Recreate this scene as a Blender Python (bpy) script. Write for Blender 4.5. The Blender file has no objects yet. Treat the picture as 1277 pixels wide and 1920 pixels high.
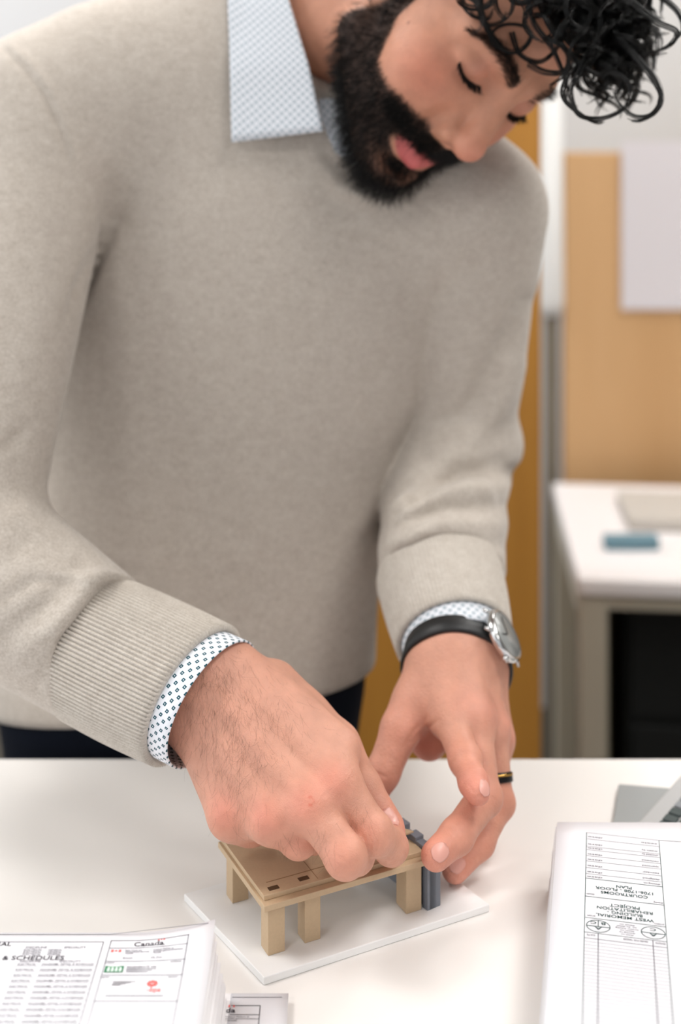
import bpy, bmesh, math, random
import numpy as np
from mathutils import Vector, Matrix
RNG = np.random.default_rng(7); random.seed(7)
SC = bpy.context.scene; COL = SC.collection
# ---------------------------------------------------------------- camera model (level camera, shifted lens)
FPX, CXP, HYP, CAMZ = 2400.0, 638.5, 250.0, 1.48
TZ = 0.92                                    # top of the work table
def P(px, py, Y):
    return np.array([(px-CXP)*Y/FPX, Y, CAMZ-(py-HYP)*Y/FPX])
def PZ(px, py, Z):                           # point of the horizontal plane Z
    return P(px, py, FPX*(CAMZ-Z)/(py-HYP))
def lin(c):
    c = np.asarray(c, float)/255.0
    return tuple(np.where(c <= .04045, c/12.92, ((c+.055)/1.055)**2.4)) 
# ---------------------------------------------------------------- objects and tags
def tag(o, label=None, cat=None, group=None, kind=None):
    if label: o['label'] = label
    if cat: o['category'] = cat
    if group: o['group'] = group
    if kind: o['kind'] = kind
    return o
def empty(name, loc, rz=0):
    o = bpy.data.objects.new(name, None); COL.objects.link(o)
    o.location = Vector(loc); o.rotation_euler = (0, 0, rz); o.empty_display_size = .05
    return o
def parent_to(o, par):
    if par is None: return
    o.parent = par
    bpy.context.view_layer.update()
    o.matrix_parent_inverse = par.matrix_world.inverted()
def obj(name, me, mat, par=None, smooth=True):
    me.name = name
    o = bpy.data.objects.new(name, me); COL.objects.link(o)
    if mat is not None: me.materials.append(mat)
    if smooth and len(me.polygons): me.polygons.foreach_set('use_smooth', np.ones(len(me.polygons), bool))
    parent_to(o, par)
    return o
def mesh_np(V, F):
    me = bpy.data.meshes.new('m')
    me.from_pydata([tuple(map(float, v)) for v in V], [], [tuple(map(int, f)) for f in F])
    me.update(); return me
def mesh_quads(V, Q):
    me = bpy.data.meshes.new('m')
    V = np.ascontiguousarray(V, np.float32); Q = np.ascontiguousarray(Q, np.int32)
    me.vertices.add(len(V)); me.vertices.foreach_set('co', V.ravel())
    me.loops.add(Q.size); me.loops.foreach_set('vertex_index', Q.ravel())
    me.polygons.add(len(Q)); me.polygons.foreach_set('loop_start', np.arange(0, Q.size, Q.shape[1], dtype=np.int32))
    me.update(calc_edges=True); me.validate(); return me
class MB:                                    # collects boxes, prisms, tubes into ONE mesh
    def __init__(s): s.V = []; s.F = []
    def add(s, V, F):
        b = len(s.V); s.V += [tuple(v) for v in V]; s.F += [tuple(b+i for i in f) for f in F]; return s
    def box(s, c, d, ax=None):
        ax = np.eye(3) if ax is None else np.asarray(ax)
        c = np.asarray(c, float); V = []
        for i in (-1, 1):
            for j in (-1, 1):
                for k in (-1, 1): V.append(c+ax[0]*i*d[0]/2+ax[1]*j*d[1]/2+ax[2]*k*d[2]/2)
        s.add(V, [(0,1,3,2),(4,6,7,5),(0,4,5,1),(2,3,7,6),(0,2,6,4),(1,5,7,3)]); return s
    def prism(s, poly, z0, z1):
        n = len(poly); V = [(p[0], p[1], z0) for p in poly]+[(p[0], p[1], z1) for p in poly]
        a = sum(poly[i][0]*poly[(i+1)%n][1]-poly[(i+1)%n][0]*poly[i][1] for i in range(n))
        F = [tuple(range(n-1,-1,-1)), tuple(range(n,2*n))]+[(i,(i+1)%n,n+(i+1)%n,n+i) for i in range(n)]
        if a < 0: F = [tuple(reversed(f)) for f in F]
        s.add(V, F); return s
    def tube(s, pts, r, n=12, cap=True):
        pts = [np.asarray(p, float) for p in pts]; m = len(pts)
        r = [r]*m if np.isscalar(r) else r
        t0 = pts[1]-pts[0]; u = np.cross(t0, [0,0,1.]); 
        if np.linalg.norm(u) < 1e-6: u = np.cross(t0, [0,1.,0])
        u /= np.linalg.norm(u); V = []
        for i in range(m):
            t = pts[min(i+1,m-1)]-pts[max(i-1,0)]; t /= np.linalg.norm(t)
            u = u-t*np.dot(u,t); u /= np.linalg.norm(u); w = np.cross(t,u)
            V += [pts[i]+r[i]*(math.cos(2*math.pi*k/n)*u+math.sin(2*math.pi*k/n)*w) for k in range(n)]
        F = [(i*n+k,i*n+(k+1)%n,(i+1)*n+(k+1)%n,(i+1)*n+k) for i in range(m-1) for k in range(n)]
        if cap: F += [tuple(range(n-1,-1,-1)), tuple((m-1)*n+k for k in range(n))]
        s.add(V, F); return s
    def build(s, name, mat, par=None, bevel=0, smooth=False, seg=2):
        o = obj(name, mesh_np(s.V, s.F), mat, par, smooth)
        if bevel:
            b = o.modifiers.new('b', 'BEVEL'); b.width = bevel; b.segments = seg; b.limit_method = 'ANGLE'
        return o
# ---------------------------------------------------------------- signed distance primitives
def sminv(a, b, k):
    h = np.clip(.5+.5*(b-a)/k, 0, 1); return b*(1-h)+a*h-k*h*(1-h)
def smaxv(a, b, k): return -sminv(-a, -b, k)
def cone(p, a, b, ra, rb):                   # tapered capsule
    ba = b-a; L = ba@ba; t = np.clip(((p-a)@ba)/L, 0, 1)
    d = p-a-t[:,None]*ba
    return np.sqrt(np.einsum('ij,ij->i', d, d))-(ra+(rb-ra)*t)
def sph(p, c, r): return np.linalg.norm(p-c, axis=1)-r
def ell(p, c, r, ax=None):
    q = p-c
    if ax is not None: q = q@np.asarray(ax).T
    r = np.asarray(r); k0 = np.linalg.norm(q/r, axis=1); k1 = np.linalg.norm(q/(r*r), axis=1)
    return np.where(k1 > 1e-9, k0*(k0-1)/np.maximum(k1, 1e-9), -r.min())
def grad(f, p, e=4e-4):
    g = np.empty_like(p)
    for i in range(3):
        d = np.zeros(3); d[i] = e; g[:,i] = (f(p+d)-f(p-d))/(2*e)
    return g/(np.linalg.norm(g, axis=1)[:,None]+1e-12)
def chunked(f, p, n=400000):
    if len(p) <= n: return f(p)
    return np.concatenate([f(p[i:i+n]) for i in range(0, len(p), n)])
def axis_grid(lo, hi, fine, coarse, zones):  # non-uniform samples: fine inside the zones
    x = lo; out = [lo]
    while x < hi:
        h = coarse
        for z0, z1, hf in zones:
            if z0 <= x <= z1: h = min(h, hf)
            else:
                dist = z0-x if x < z0 else x-z1
                h = min(h, hf+dist*.25)
        x += h; out.append(x)
    return np.array(out)
def surf(f, xs, ys, zs, B=8, slack=1.35, newton=2):
    """surface nets of f = 0 on a rectilinear grid, evaluated only in blocks near the surface"""
    G = []
    for a in (xs, ys, zs):
        n = len(a)-1; m = -(-n//B)*B
        if m > n: a = np.concatenate([a, a[-1]+(a[-1]-a[-2])*np.arange(1, m-n+1)])
        G.append(a)
    nb = [(len(a)-1)//B for a in G]
    cen = [(a[:-1:B]+a[B::B])/2 for a in G]; half = [(a[B::B]-a[:-1:B])/2 for a in G]
    I = np.stack(np.meshgrid(*[np.arange(n) for n in nb], indexing='ij'), -1).reshape(-1, 3)
    C = np.stack([cen[k][I[:,k]] for k in range(3)], 1)
    H = np.sqrt(sum(half[k][I[:,k]]**2 for k in range(3)))
    d = chunked(f, C); I = I[np.abs(d) < H*slack+.002]
    o = np.arange(B+1)
    O = np.stack(np.meshgrid(o, o, o, indexing='ij'), -1).reshape(-1, 3)
    n1 = B+1; cells = []; edges = []; NY = len(G[1]); NZ = len(G[2])
    vid = []; vpos = []; quads = []
    per = max(1, 300000//len(O))
    for s in range(0, len(I), per):
        Ib = I[s:s+per]*B
        idx = Ib[:,None,:]+O[None]
        pts = np.stack([G[k][idx[...,k]] for k in range(3)], -1)
        D = f(pts.reshape(-1, 3)).reshape(len(Ib), n1, n1, n1)
        S = D < 0
        c8 = [S[:, i:i+B, j:j+B, k:k+B] for i in (0,1) for j in (0,1) for k in (0,1)]
        sm = sum(c.astype(np.int8) for c in c8); act = (sm > 0) & (sm < 8)
        b, i, j, k = np.nonzero(act)
        if len(b) == 0: continue
        acc = np.zeros((len(b), 3)); cnt = np.zeros(len(b))
        val = {(x,y,z): D[b, i+x, j+y, k+z] for x in (0,1) for y in (0,1) for z in (0,1)}
        for ax in range(3):
            for u in (0,1):
                for v in (0,1):
                    c0 = [u, v]; c0.insert(ax, 0); c1 = [u, v]; c1.insert(ax, 1)
                    a, e = val[tuple(c0)], val[tuple(c1)]; x = (a < 0) != (e < 0)
                    t = np.where(x, a/np.where(x, a-e, 1), 0)
                    q = np.tile(np.array(c0, float), (len(b), 1)); q[:,ax] = t
                    acc += q*x[:,None]; cnt += x
        fr = acc/cnt[:,None]
        gi = Ib[b]+np.stack([i, j, k], 1)
        w = np.stack([G[m][gi[:,m]]+fr[:,m]*(G[m][gi[:,m]+1]-G[m][gi[:,m]]) for m in range(3)], 1)
        vid.append((gi[:,0]*NY+gi[:,1])*NZ+gi[:,2]); vpos.append(w)
        for ax in range(3):
            c1 = [0,0,0]; c1[ax] = 1
            a, e = val[(0,0,0)] < 0, val[tuple(c1)] < 0
            m = a != e
            quads.append((ax, gi[m], a[m]))
    vid = np.concatenate(vid); V = np.concatenate(vpos)
    order = np.argsort(vid); vid = vid[order]; V = V[order]
    st = (NY*NZ, NZ, 1); Q = []
    for ax, gi, neg in quads:
        base = (gi[:,0]*NY+gi[:,1])*NZ+gi[:,2]
        u, v = st[(ax+1)%3], st[(ax+2)%3]
        q = np.stack([base-u-v, base-v, base, base-u], 1)
        ok = np.ones(len(q), bool); r = np.searchsorted(vid, q); r = np.minimum(r, len(vid)-1)
        ok = (vid[r] == q).all(1)
        r = np.where(neg[:,None], r, r[:,::-1])
        Q.append(r[ok])
    Q = np.concatenate(Q)
    for _ in range(newton):
        dd = chunked(f, V); g = np.concatenate([grad(f, V[i:i+200000]) for i in range(0, len(V), 200000)])
        V = V-g*np.clip(dd, -.002, .002)[:,None]
    return V, Q
def attr_col(me, name, C):
    a = me.color_attributes.new(name, 'FLOAT_COLOR', 'POINT')
    C = np.c_[C, np.ones(len(C))] if C.shape[1] == 3 else C
    a.data.foreach_set('color', np.ascontiguousarray(C, np.float32).ravel())
def hair(name, strands, r0, r1, mat, par):
    hc = bpy.data.hair_curves.new(name); sizes = [len(s) for s in strands]
    hc.add_curves(sizes)
    pos = np.concatenate(strands).astype(np.float32)
    hc.position_data.foreach_set('vector', pos.ravel())
    t = np.concatenate([np.linspace(0, 1, n) for n in sizes])
    R0 = np.repeat(r0, sizes) if not np.isscalar(r0) else r0
    rad = (R0+(r1-R0)*t**1.5).astype(np.float32)
    a = hc.attributes.get('radius') or hc.attributes.new('radius', 'FLOAT', 'POINT')
    a.data.foreach_set('value', rad)
    o = bpy.data.objects.new(name, hc); COL.objects.link(o); hc.materials.append(mat)
    parent_to(o, par); return o
# ---------------------------------------------------------------- materials
class N:
    def __init__(s, name):
        s.m = bpy.data.materials.new(name); s.m.use_nodes = True; s.t = s.m.node_tree
        s.b = s.t.nodes['Principled BSDF']
    def n(s, typ, **kw):
        x = s.t.nodes.new(typ)
        for k, v in kw.items():
            if k.startswith('i_'): 
                key = k[2:]; key = int(key) if key.isdigit() else key.replace('_', ' ')
                x.inputs[key].default_value = v
            else: setattr(x, k, v)
        return x
    def l(s, a, b): s.t.links.new(a, b)
    def set(s, **kw):
        for k, v in kw.items(): s.b.inputs[k.replace('_', ' ')].default_value = v
        return s
def rgba(c): return (*lin(c), 1)
def plain(name, c, rough=.6, spec=.4, metal=0, noise=0, nscale=40, bump=0, bscale=300):
    n = N(name); n.set(Base_Color=rgba(c), Roughness=rough, Metallic=metal); n.b.inputs['Specular IOR Level'].default_value = spec
    if noise or bump: tc = n.n('ShaderNodeTexCoord')
    if noise:
        t = n.n('ShaderNodeTexNoise', i_Scale=nscale, i_Detail=4.0); n.l(tc.outputs['Object'], t.inputs['Vector'])
        mx = n.n('ShaderNodeMix', data_type='RGBA'); c = np.asarray(c, float)
        mx.inputs[6].default_value = rgba(c*(1-noise)); mx.inputs[7].default_value = rgba(np.minimum(c*(1+noise), 255))
        n.l(t.outputs['Fac'], mx.inputs[0]); n.l(mx.outputs[2], n.b.inputs['Base Color'])
    if bump:
        t = n.n('ShaderNodeTexNoise', i_Scale=bscale, i_Detail=3.0); n.l(tc.outputs['Object'], t.inputs['Vector'])
        bp = n.n('ShaderNodeBump', i_Strength=bump, i_Distance=.001); n.l(t.outputs['Fac'], bp.inputs['Height']); n.l(bp.outputs[0], n.b.inputs['Normal'])
    return n.m
# ---------------------------------------------------------------- head pose
HS = 1.10                                    # head size
HC = np.array([.1200, 1.130, 1.5826])
RH = np.array([[-0.6143, 0.1591, 0.7729], [-0.6441, -0.667, -0.3746], [0.4559, -0.7279, 0.5122]])   # local right / forward / up in columns
_c, _s = math.cos(math.radians(5)), math.sin(math.radians(5))               # turn of the head on the neck
_rt, _fw = RH[:,0].copy(), RH[:,1].copy(); RH[:,0], RH[:,1] = _c*_rt+_s*_fw, _c*_fw-_s*_rt
HC = HC+_rt*.0080
def h2w(q): return HC+HS*np.asarray(q, float)@RH.T
def w2h(p): return (p-HC)@RH/HS
def A3(*v): return np.array(v, float)
def head_local(q):
    s = q.copy(); s[:,0] = np.abs(s[:,0])
    d = ell(s, A3(0,-.018,.042), (.077,.098,.080))
    d = sminv(d, ell(s, A3(0,.022,-.015), (.068,.070,.085)), .02)
    d = sminv(d, ell(s, A3(0,.050,-.052), (.050,.046,.062)), .02)                 # lower face
    d = sminv(d, cone(s, A3(.057,.000,-.072), A3(.020,.076,-.108), .018, .016), .022)   # jaw line
    d = sminv(d, ell(s, A3(0,.083,-.112), (.022,.018,.016)), .016)                # chin
    d = sminv(d, ell(s, A3(0,.067,-.076), (.034,.026,.028)), .016)                # muzzle
    d = sminv(d, sph(s, A3(.045,.056,-.031), .021), .024)                         # cheekbone
    d = sminv(d, sph(s, A3(.036,.058,-.052), .022), .025)                         # cheek
    d = sminv(d, cone(s, A3(.010,.0865,.015), A3(.050,.0620,.016), .0085, .008), .018)    # brow ridge
    d = smaxv(d, -ell(s, A3(.033,.0985,-.001), (.021,.0185,.0110)), .012)           # eye socket
    d = sminv(d, ell(s, A3(.0335,.0690,-.003), (.0178,.0142,.0135)), .005)        # eyeball and lower lid
    lid = ell(s, A3(.0338,.0690,-.002), (.0185,.0160,.0145))
    cut = -.0108+(s[:,0]-.032)**2*18.0                                              # lash line
    d = sminv(d, smaxv(lid, cut-s[:,2], .0012), .0022)
    n = cone(s, A3(0,.0875,.006), A3(0,.1105,-.037), .0078, .0115)
    n = sminv(n, sph(s, A3(0,.1125,-.0405), .0115), .006)
    n = sminv(n, ell(s, A3(.0145,.0975,-.0465), (.0085,.0115,.0085)), .007)
    n = sminv(n, cone(s, A3(0,.105,-.050), A3(0,.094,-.057), .0045, .005), .006)
    d = sminv(d, n, .010)
    d = smaxv(d, -cone(s, A3(.0068,.107,-.0545), A3(.0075,.098,-.046), .0036, .0034), .003)   # nostril
    d = smaxv(d, -cone(s, A3(.0270,.0985,-.040), A3(.0265,.0935,-.053), .0030, .0025), .012)   # alar groove
    u = cone(s, A3(0,.0930,-.0700), A3(.029,.0770,-.0755), .0052, .0022)
    l = cone(s, A3(0,.0925,-.0875), A3(.029,.0775,-.0790), .0092, .0030)
    d = sminv(d, u, .004); d = sminv(d, l, .003)
    d = smaxv(d, -cone(s, A3(0,.0985,-.0755), A3(.0285,.0805,-.0765), .0038, .0012), .0020)   # parted lips
    d = smaxv(d, -ell(s, A3(0,.0945,-.1020), (.020,.007,.0045)), .008)              # fold under the lip
    e = ell(s, A3(.079,-.012,-.004), (.0075,.019,.032))                            # ear
    e = smaxv(e, -ell(s, A3(.0875,-.007,-.002), (.007,.011,.020)), .006)
    d = sminv(d, e, .005)
    return d*HS
NECK0 = h2w((0,-.030,-.050)); NECK1 = A3(-.045,1.245,1.62)
def g_head(p):
    d = head_local(w2h(p))
    n = cone(p, NECK0, NECK1, .058, .066)
    n = sminv(n, cone(p, h2w((0,.0,-.075)), A3(-.02,1.19,1.57), .040, .045), .03)
    return sminv(d, n, .022)
# ---------------------------------------------------------------- right hand (palm down over the deck)
def J(*a): return np.array([P(*v) for v in a])
RW = P(372,1294,.935)
R_car = J((416,1243,.940),(392,1272,.928),(370,1306,.926),(356,1342,.938))
R_mcp = J((634,1470,.880),(583,1512,.866),(508,1536,.868),(432,1528,.886))
R_fin = [J((634,1470,.880),(702,1564,.866),(733,1588,.884),(734,1588,.903)),
         J((583,1512,.866),(648,1606,.846),(668,1604,.868),(664,1592,.888)),
         J((508,1536,.868),(560,1574,.872),(588,1568,.893),(580,1560,.905)),
         J((432,1528,.886),(474,1552,.898),(510,1556,.912),(520,1550,.922))]
R_rad = [(.0150,.0125,.0112,.0098),(.0150,.0130,.0115,.0100),(.0140,.0115,.0105,.0092),(.0130,.0105,.0095,.0085)]
R_thb = J((512,1290,.950),(630,1400,.938),(680,1478,.920),(729,1545,.905)); R_thr = (.020,.0170,.0132,.0102)
L_car = J((822,1228,1.040),(850,1216,1.032),(878,1222,1.036),(902,1238,1.046))
L_mcp = J((842,1338,.995),(886,1350,.992),(918,1368,1.006),(928,1390,1.032))
L_fin = [J((842,1338,.995),(872,1425,.955),(888,1468,.930),(896,1486,.920)),
         J((886,1350,.992),(908,1496,.955),(856,1568,.918),(817,1604,.898)),
         J((918,1368,1.006),(934,1506,.985),(898,1580,.962),(853,1630,.944)),
         J((928,1390,1.032),(930,1485,1.020),(915,1540,1.000),(890,1575,.985))]
L_rad = [(.0140,.0115,.0102,.0088),(.0145,.0124,.0118,.0104),(.0140,.0118,.0110,.0098),(.0125,.0100,.0092,.0082)]
L_thb = J((802,1266,1.030),(752,1366,1.005),(718,1448,.990),(699,1492,.984)); L_thr = (.0190,.0152,.0128,.0108)
LW = P(862,1226,1.045)
R_SH, R_EL = P(70,230,1.19), P(-95,1025,1.03)
R_IN, L_IN = P(215,1228,.98), P(830,1080,1.125)
L_SH, L_EL = P(888,405,1.22), P(838,840,1.29)
def finger(p, j, r, k=.006):
    d = cone(p, j[0], j[1], r[0], r[1]*.97)
    d = sminv(d, cone(p, j[1], j[2], r[1], r[2]*.98), k)
    d = sminv(d, cone(p, j[2], j[3], r[2], r[3]), k)
    return d
def hand(p, car, mcp, fin, rad, thb, thr, W, EL, back, palm, tw):
    """back = unit vector out of the back of the hand"""
    d = None
    for i in range(4):
        m = cone(p, car[i], mcp[i]-back*.002, .0165, .0148)
        d = m if d is None else sminv(d, m, .020)
    for i in range(3):                                                             # palm flesh and webs
        d = sminv(d, cone(p, (car[i]+car[i+1])/2-back*.012, (mcp[i]+mcp[i+1])/2-back*.010, .0150, .0115), .012)
    fs = None
    for i in range(4):
        f = finger(p, fin[i], rad[i])
        f = sminv(f, sph(p, fin[i][1]+back*.0012, rad[i][1]*1.02), .003)           # knuckle
        fs = f if fs is None else sminv(fs, f, .0012)
        d = sminv(d, sph(p, mcp[i]+back*(.0036 if i < 2 else .0016), .0108 if i < 2 else .0102), .014)
        d = sminv(d, cone(p, car[i]+back*.0115, mcp[i]+back*.0095, .0040, .0042), .010)   # tendon
    d = sminv(d, fs, .0055)
    t = cone(p, thb[0], thb[1], thr[0], thr[1]); t = sminv(t, cone(p, thb[1], thb[2], thr[1], thr[2]), .006)
    t = sminv(t, cone(p, thb[2], thb[3], thr[2], thr[3]), .005)
    d = sminv(d, t, .012)
    d = sminv(d, cone(p, (thb[0]+thb[1])/2, mcp[0]*.55+car[0]*.45-back*.006, .011, .010), .016)   # first web
    d = sminv(d, palm(p), .016)
    for s in (-1, 1):
        d = sminv(d, cone(p, W+tw*s*.0115, EL+tw*s*.006, .0245, .027), .02)
    return d
def unit(v): return v/np.linalg.norm(v)
R_bk = unit(np.cross(R_mcp[0]-R_mcp[3], R_mcp[1]-R_car[1])); R_bk *= -np.sign(R_bk[1])
L_bk = unit(np.cross(L_mcp[0]-L_mcp[3], L_mcp[1]-L_car[1])); L_bk *= np.sign(L_bk[2])
def r_palm(p): return sminv(cone(p, P(450,1264,.938), P(640,1404,.906), .0175, .0140), sminv(cone(p, R_car[1]*.6+R_mcp[0]*.4-R_bk*.008, R_thb[1]*.7+R_mcp[0]*.3, .015, .012), cone(p, R_car[2]-R_bk*.020, R_mcp[3]-R_bk*.016, .014, .0115), .02), .015)
def l_palm(p): return sminv(cone(p, L_car[3]-L_bk*.018, L_mcp[3]-L_bk*.016, .015, .0125), cone(p, P(812,1300,1.035), P(804,1388,1.030), .020, .0155), .02)
def g_rhand(p): return hand(p, R_car, R_mcp, R_fin, R_rad, R_thb, R_thr, RW, R_IN, R_bk, r_palm, unit(R_car[0]-R_car[3]))
def g_lhand(p): return hand(p, L_car, L_mcp, L_fin, L_rad, L_thb, L_thr, LW, L_IN, L_bk, l_palm, unit(L_car[0]-L_car[3]))
PEL = A3(-.16,1.285,1.02)
def g_core(p):
    d = cone(p, A3(-.055,1.255,1.56), PEL, .075, .105)
    d = sminv(d, cone(p, NECK1, A3(-.055,1.255,1.50), .06, .07), .03)
    for s, e, w in ((R_SH, R_EL, R_IN), (L_SH, L_EL, L_IN)):
        d = sminv(d, cone(p, A3(-.055,1.255,1.53), s, .06, .05), .04)
        d = sminv(d, cone(p, s, e, .047, .036), .02)
        d = sminv(d, cone(p, e, w, .034, .030), .02)
    for s in (-1, 1): d = sminv(d, cone(p, PEL+A3(s*.09,0,-.02), A3(-.16+s*.10,1.30,.55), .075, .05), .03)
    return d
def bbox(pts, m): pts = np.asarray(pts); return pts.min(0)-m, pts.max(0)+m
BODY = [(g_head, *bbox([HC+[.16,.16,.16], HC-.16, NECK1], .06)),
        (g_rhand, *bbox(np.concatenate([R_car, R_mcp, R_thb, *R_fin, [R_IN]]), .035)),
        (g_lhand, *bbox(np.concatenate([L_car, L_mcp, L_thb, *L_fin, [L_IN]]), .035))]
def body(p):
    d = g_core(p)
    for f, lo, hi in BODY:
        out = np.linalg.norm(np.maximum(np.maximum(lo-p, p-hi), 0), axis=1)
        m = out < .012
        if m.any():
            v = f(p[m]); d[m] = sminv(d[m], v, .012)
        far = ~m; d[far] = np.minimum(d[far], out[far]+.02)
    return d
xs = axis_grid(-.40, .27, .0013, .006, [(-.14,.24,.0015)])
ys = axis_grid(.82, 1.44, .0013, .006, [(.83,1.20,.0015)])
zs = axis_grid(.45, 1.74, .0013, .008, [(.94,1.10,.0012),(1.44,1.70,.0016)])
bV, bQ = surf(body, xs, ys, zs)
print('body', len(bV), len(bQ))
# ---------------------------------------------------------------- sweater
ST = np.array([  # z, centre x, centre y, half width, half depth
 [.90,-.160,1.285,.195,.135],[.97,-.160,1.285,.195,.135],[1.06,-.152,1.288,.192,.138],[1.15,-.130,1.285,.195,.130],[1.25,-.103,1.275,.200,.128],
 [1.35,-.078,1.265,.205,.128],[1.45,-.055,1.250,.195,.118],[1.53,-.045,1.240,.150,.100],[1.62,-.040,1.240,.085,.080]])
def torso(p):
    z = np.clip(p[:,2], ST[0,0], ST[-1,0])
    zz = np.linspace(ST[0,0], ST[-1,0], 73)
    tab = []
    for c in range(1, 5):
        v = np.interp(zz, ST[:,0], ST[:,c]); v = np.convolve(np.pad(v, 5, 'edge'), np.ones(11)/11, 'valid'); tab.append(np.interp(z, zz, v))
    cx, cy, a, b = tab
    x, y = (p[:,0]-cx)/a, (p[:,1]-cy)/b
    r = (np.abs(x)**2.3+np.abs(y)**2.3)**(1/2.3)
    g = np.sqrt((x/a)**2+(y/b)**2)/np.maximum(np.sqrt(x*x+y*y), 1e-6)
    d = (r-1)/np.maximum(g, 1e-6)*.92
    return smaxv(d, p[:,2]-1.62, .03)
R_CF0, R_CF1 = P(197,1224,.985), P(363,1303,.938)       # rib start and end of the right sleeve
L_CF0, L_CF1 = P(826,1090,1.125), P(852,1200,1.068)
def sleeve(p, sh, el, cf, r, k=.02):
    d = cone(p, sh, el, r[0], r[1])
    return sminv(d, cone(p, el, cf, r[2], r[3]), k)
def fold(p, a, b, r): return cone(p, P(*a), P(*b), r, r*.6)
HEMN = unit(A3(.10,-.16,-1.0)); HEM0 = P(185,1377,1.145)
def sweater(p):
    d = torso(p)
    d = sminv(d, cone(p, A3(-.05,1.245,1.555), R_SH+A3(.01,.0,-.004), .070, .074), .05)
    d = sminv(d, cone(p, A3(-.05,1.245,1.59), A3(-.222,1.205,1.534), .070, .070), .04)
    d = sminv(d, cone(p, A3(-.05,1.245,1.545), L_SH+A3(-.01,.0,.0), .070, .070), .05)
    d = smaxv(d, (p-HEM0)@HEMN, .012)
    r = sleeve(p, R_SH, R_EL, R_CF0, (.078,.066,.072,.0545))
    l = sleeve(p, L_SH, L_EL, L_CF0, (.070,.064,.064,.056))
    l = sminv(l, fold(p, (835,842,1.225), (940,836,1.275), .024), .03)
    l = sminv(l, fold(p, (770,965,1.13), (890,930,1.155), .016), .03)
    r = sminv(r, fold(p, (205,1108,.965), (160,1300,.965), .012), .022)
    r = smaxv(r, (p-R_CF0)@unit(R_CF1-R_CF0), .004); l = smaxv(l, (p-L_CF0)@unit(L_CF1-L_CF0), .004)
    kk = np.interp(p[:,2], [1.36,1.45], [.003,.035])
    d = sminv(d, r, kk); d = sminv(d, l, kk)
    d = smaxv(d, -cone(p, A3(.0,1.135,1.575), A3(-.02,1.17,1.62), .055, .07), .01)
    # neck hole and hollow sleeve ends
    d = smaxv(d, -cone(p, A3(-.01,1.20,1.60), A3(-.02,1.20,1.75), .070, .09), .008)
    return d
sx = axis_grid(-.46, .27, .003, .003, []); sy = axis_grid(.90, 1.46, .003, .003, []); sz = axis_grid(.90, 1.70, .003, .003, [])
sV, sQ = surf(sweater, sx, sy, sz, newton=1)
def creases(V, Q, f, items):
    n = np.concatenate([grad(f, V[i:i+200000], 2e-3) for i in range(0, len(V), 200000)])
    px = np.c_[CXP+FPX*V[:,0]/V[:,1], HYP+FPX*(CAMZ-V[:,2])/V[:,1]]
    w0 = np.clip(-n[:,1]*2.2+.35, 0, 1); D = np.zeros(len(V))
    for poly, wd, amp in items:
        poly = np.array(poly, float); best = np.full(len(V), 1e9); tb = np.zeros(len(V)); L = len(poly)-1
        for i in range(L):
            a, b = poly[i], poly[i+1]; ba = b-a; t = np.clip(((px-a)@ba)/(ba@ba), 0, 1); d = np.linalg.norm(px-a-t[:,None]*ba, axis=1)
            m = d < best; best[m] = d[m]; tb[m] = ((i+t)/L)[m]
        D += amp*np.exp(-(best/wd)**2)*(.35+.65*np.sin(np.pi*np.clip(tb,.06,.94)))*w0
    return V+n*D[:,None]
sV = creases(sV, sQ, sweater, [
 ([(15,1190),(90,1130),(150,1062)], 20, -.0045), ([(40,1225),(120,1160),(185,1085)], 20, .0035), ([(70,1290),(125,1205),(205,1120)], 18, -.0045),
 ([(120,1310),(160,1220),(232,1105)], 18, .0045), ([(0,1060),(60,1010),(110,1030)], 20, -.003), ([(0,985),(40,960),(80,1000)], 20, .003),
 ([(775,925),(860,880),(962,884)], 15, -.011), ([(760,950),(850,912),(950,912)], 15, .004), ([(735,985),(840,945),(945,948)], 14, -.0085),
 ([(715,1030),(820,985),(938,985)], 15, .006), ([(705,1062),(820,1020),(938,1022)], 13, -.0065), ([(715,1110),(830,1062),(940,1070)], 16, .003),
 ([(800,850),(900,740),(990,570)], 24, -.010), ([(850,860),(930,770),(975,690)], 22, .005), ([(770,900),(850,800),(930,690)], 24, .004),
 ([(215,418),(180,480),(152,545),(132,590)], 14, -.008), ([(205,330),(215,400),(210,430)], 30, -.005), ([(95,500),(80,600),(40,760)], 40, .004),
 ([(8,92),(48,130),(85,180),(112,240),(128,300)], 6, -.0030), ([(20,86),(60,122),(98,172),(124,232),(140,290)], 8, .0020),
 ([(612,285),(650,330),(720,360)], 14, -.004), ([(600,310),(640,355),(720,385)], 16, .003),
 ([(0,840),(25,828),(45,800)], 14, -.005)])
bV = creases(bV, bQ, body, [
 ([(698,1553),(706,1578),(704,1602)], 2.6, -.0011), ([(706,1550),(714,1576),(713,1603)], 2.6, -.0010), ([(690,1556),(697,1580),(694,1604)], 2.4, -.0008),
 ([(622,1612),(640,1628),(668,1628)], 2.6, -.0006), ([(630,1602),(650,1618),(672,1614)], 2.6, -.0006),
 ([(832,1546),(850,1552),(868,1574)], 2.6, -.0008), ([(826,1554),(844,1560),(862,1582)], 2.6, -.0008), ([(880,1470),(884,1480),(890,1488)], 2.6, -.0006),
 ([(884,1500),(905,1490),(925,1496)], 2.8, -.0007), ([(700,1445),(712,1452),(726,1458)], 2.6, -.0007),
 ([(470,1440),(540,1490),(565,1510)], 11, -.0012), ([(520,1380),(590,1450),(612,1485)], 12, -.0010), ([(430,1420),(470,1490),(480,1530)], 11, -.0010),
 ([(772,1392),(800,1366),(822,1350)], 4, -.0012), ([(760,1398),(776,1372),(800,1346)], 4, -.0010)])
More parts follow.
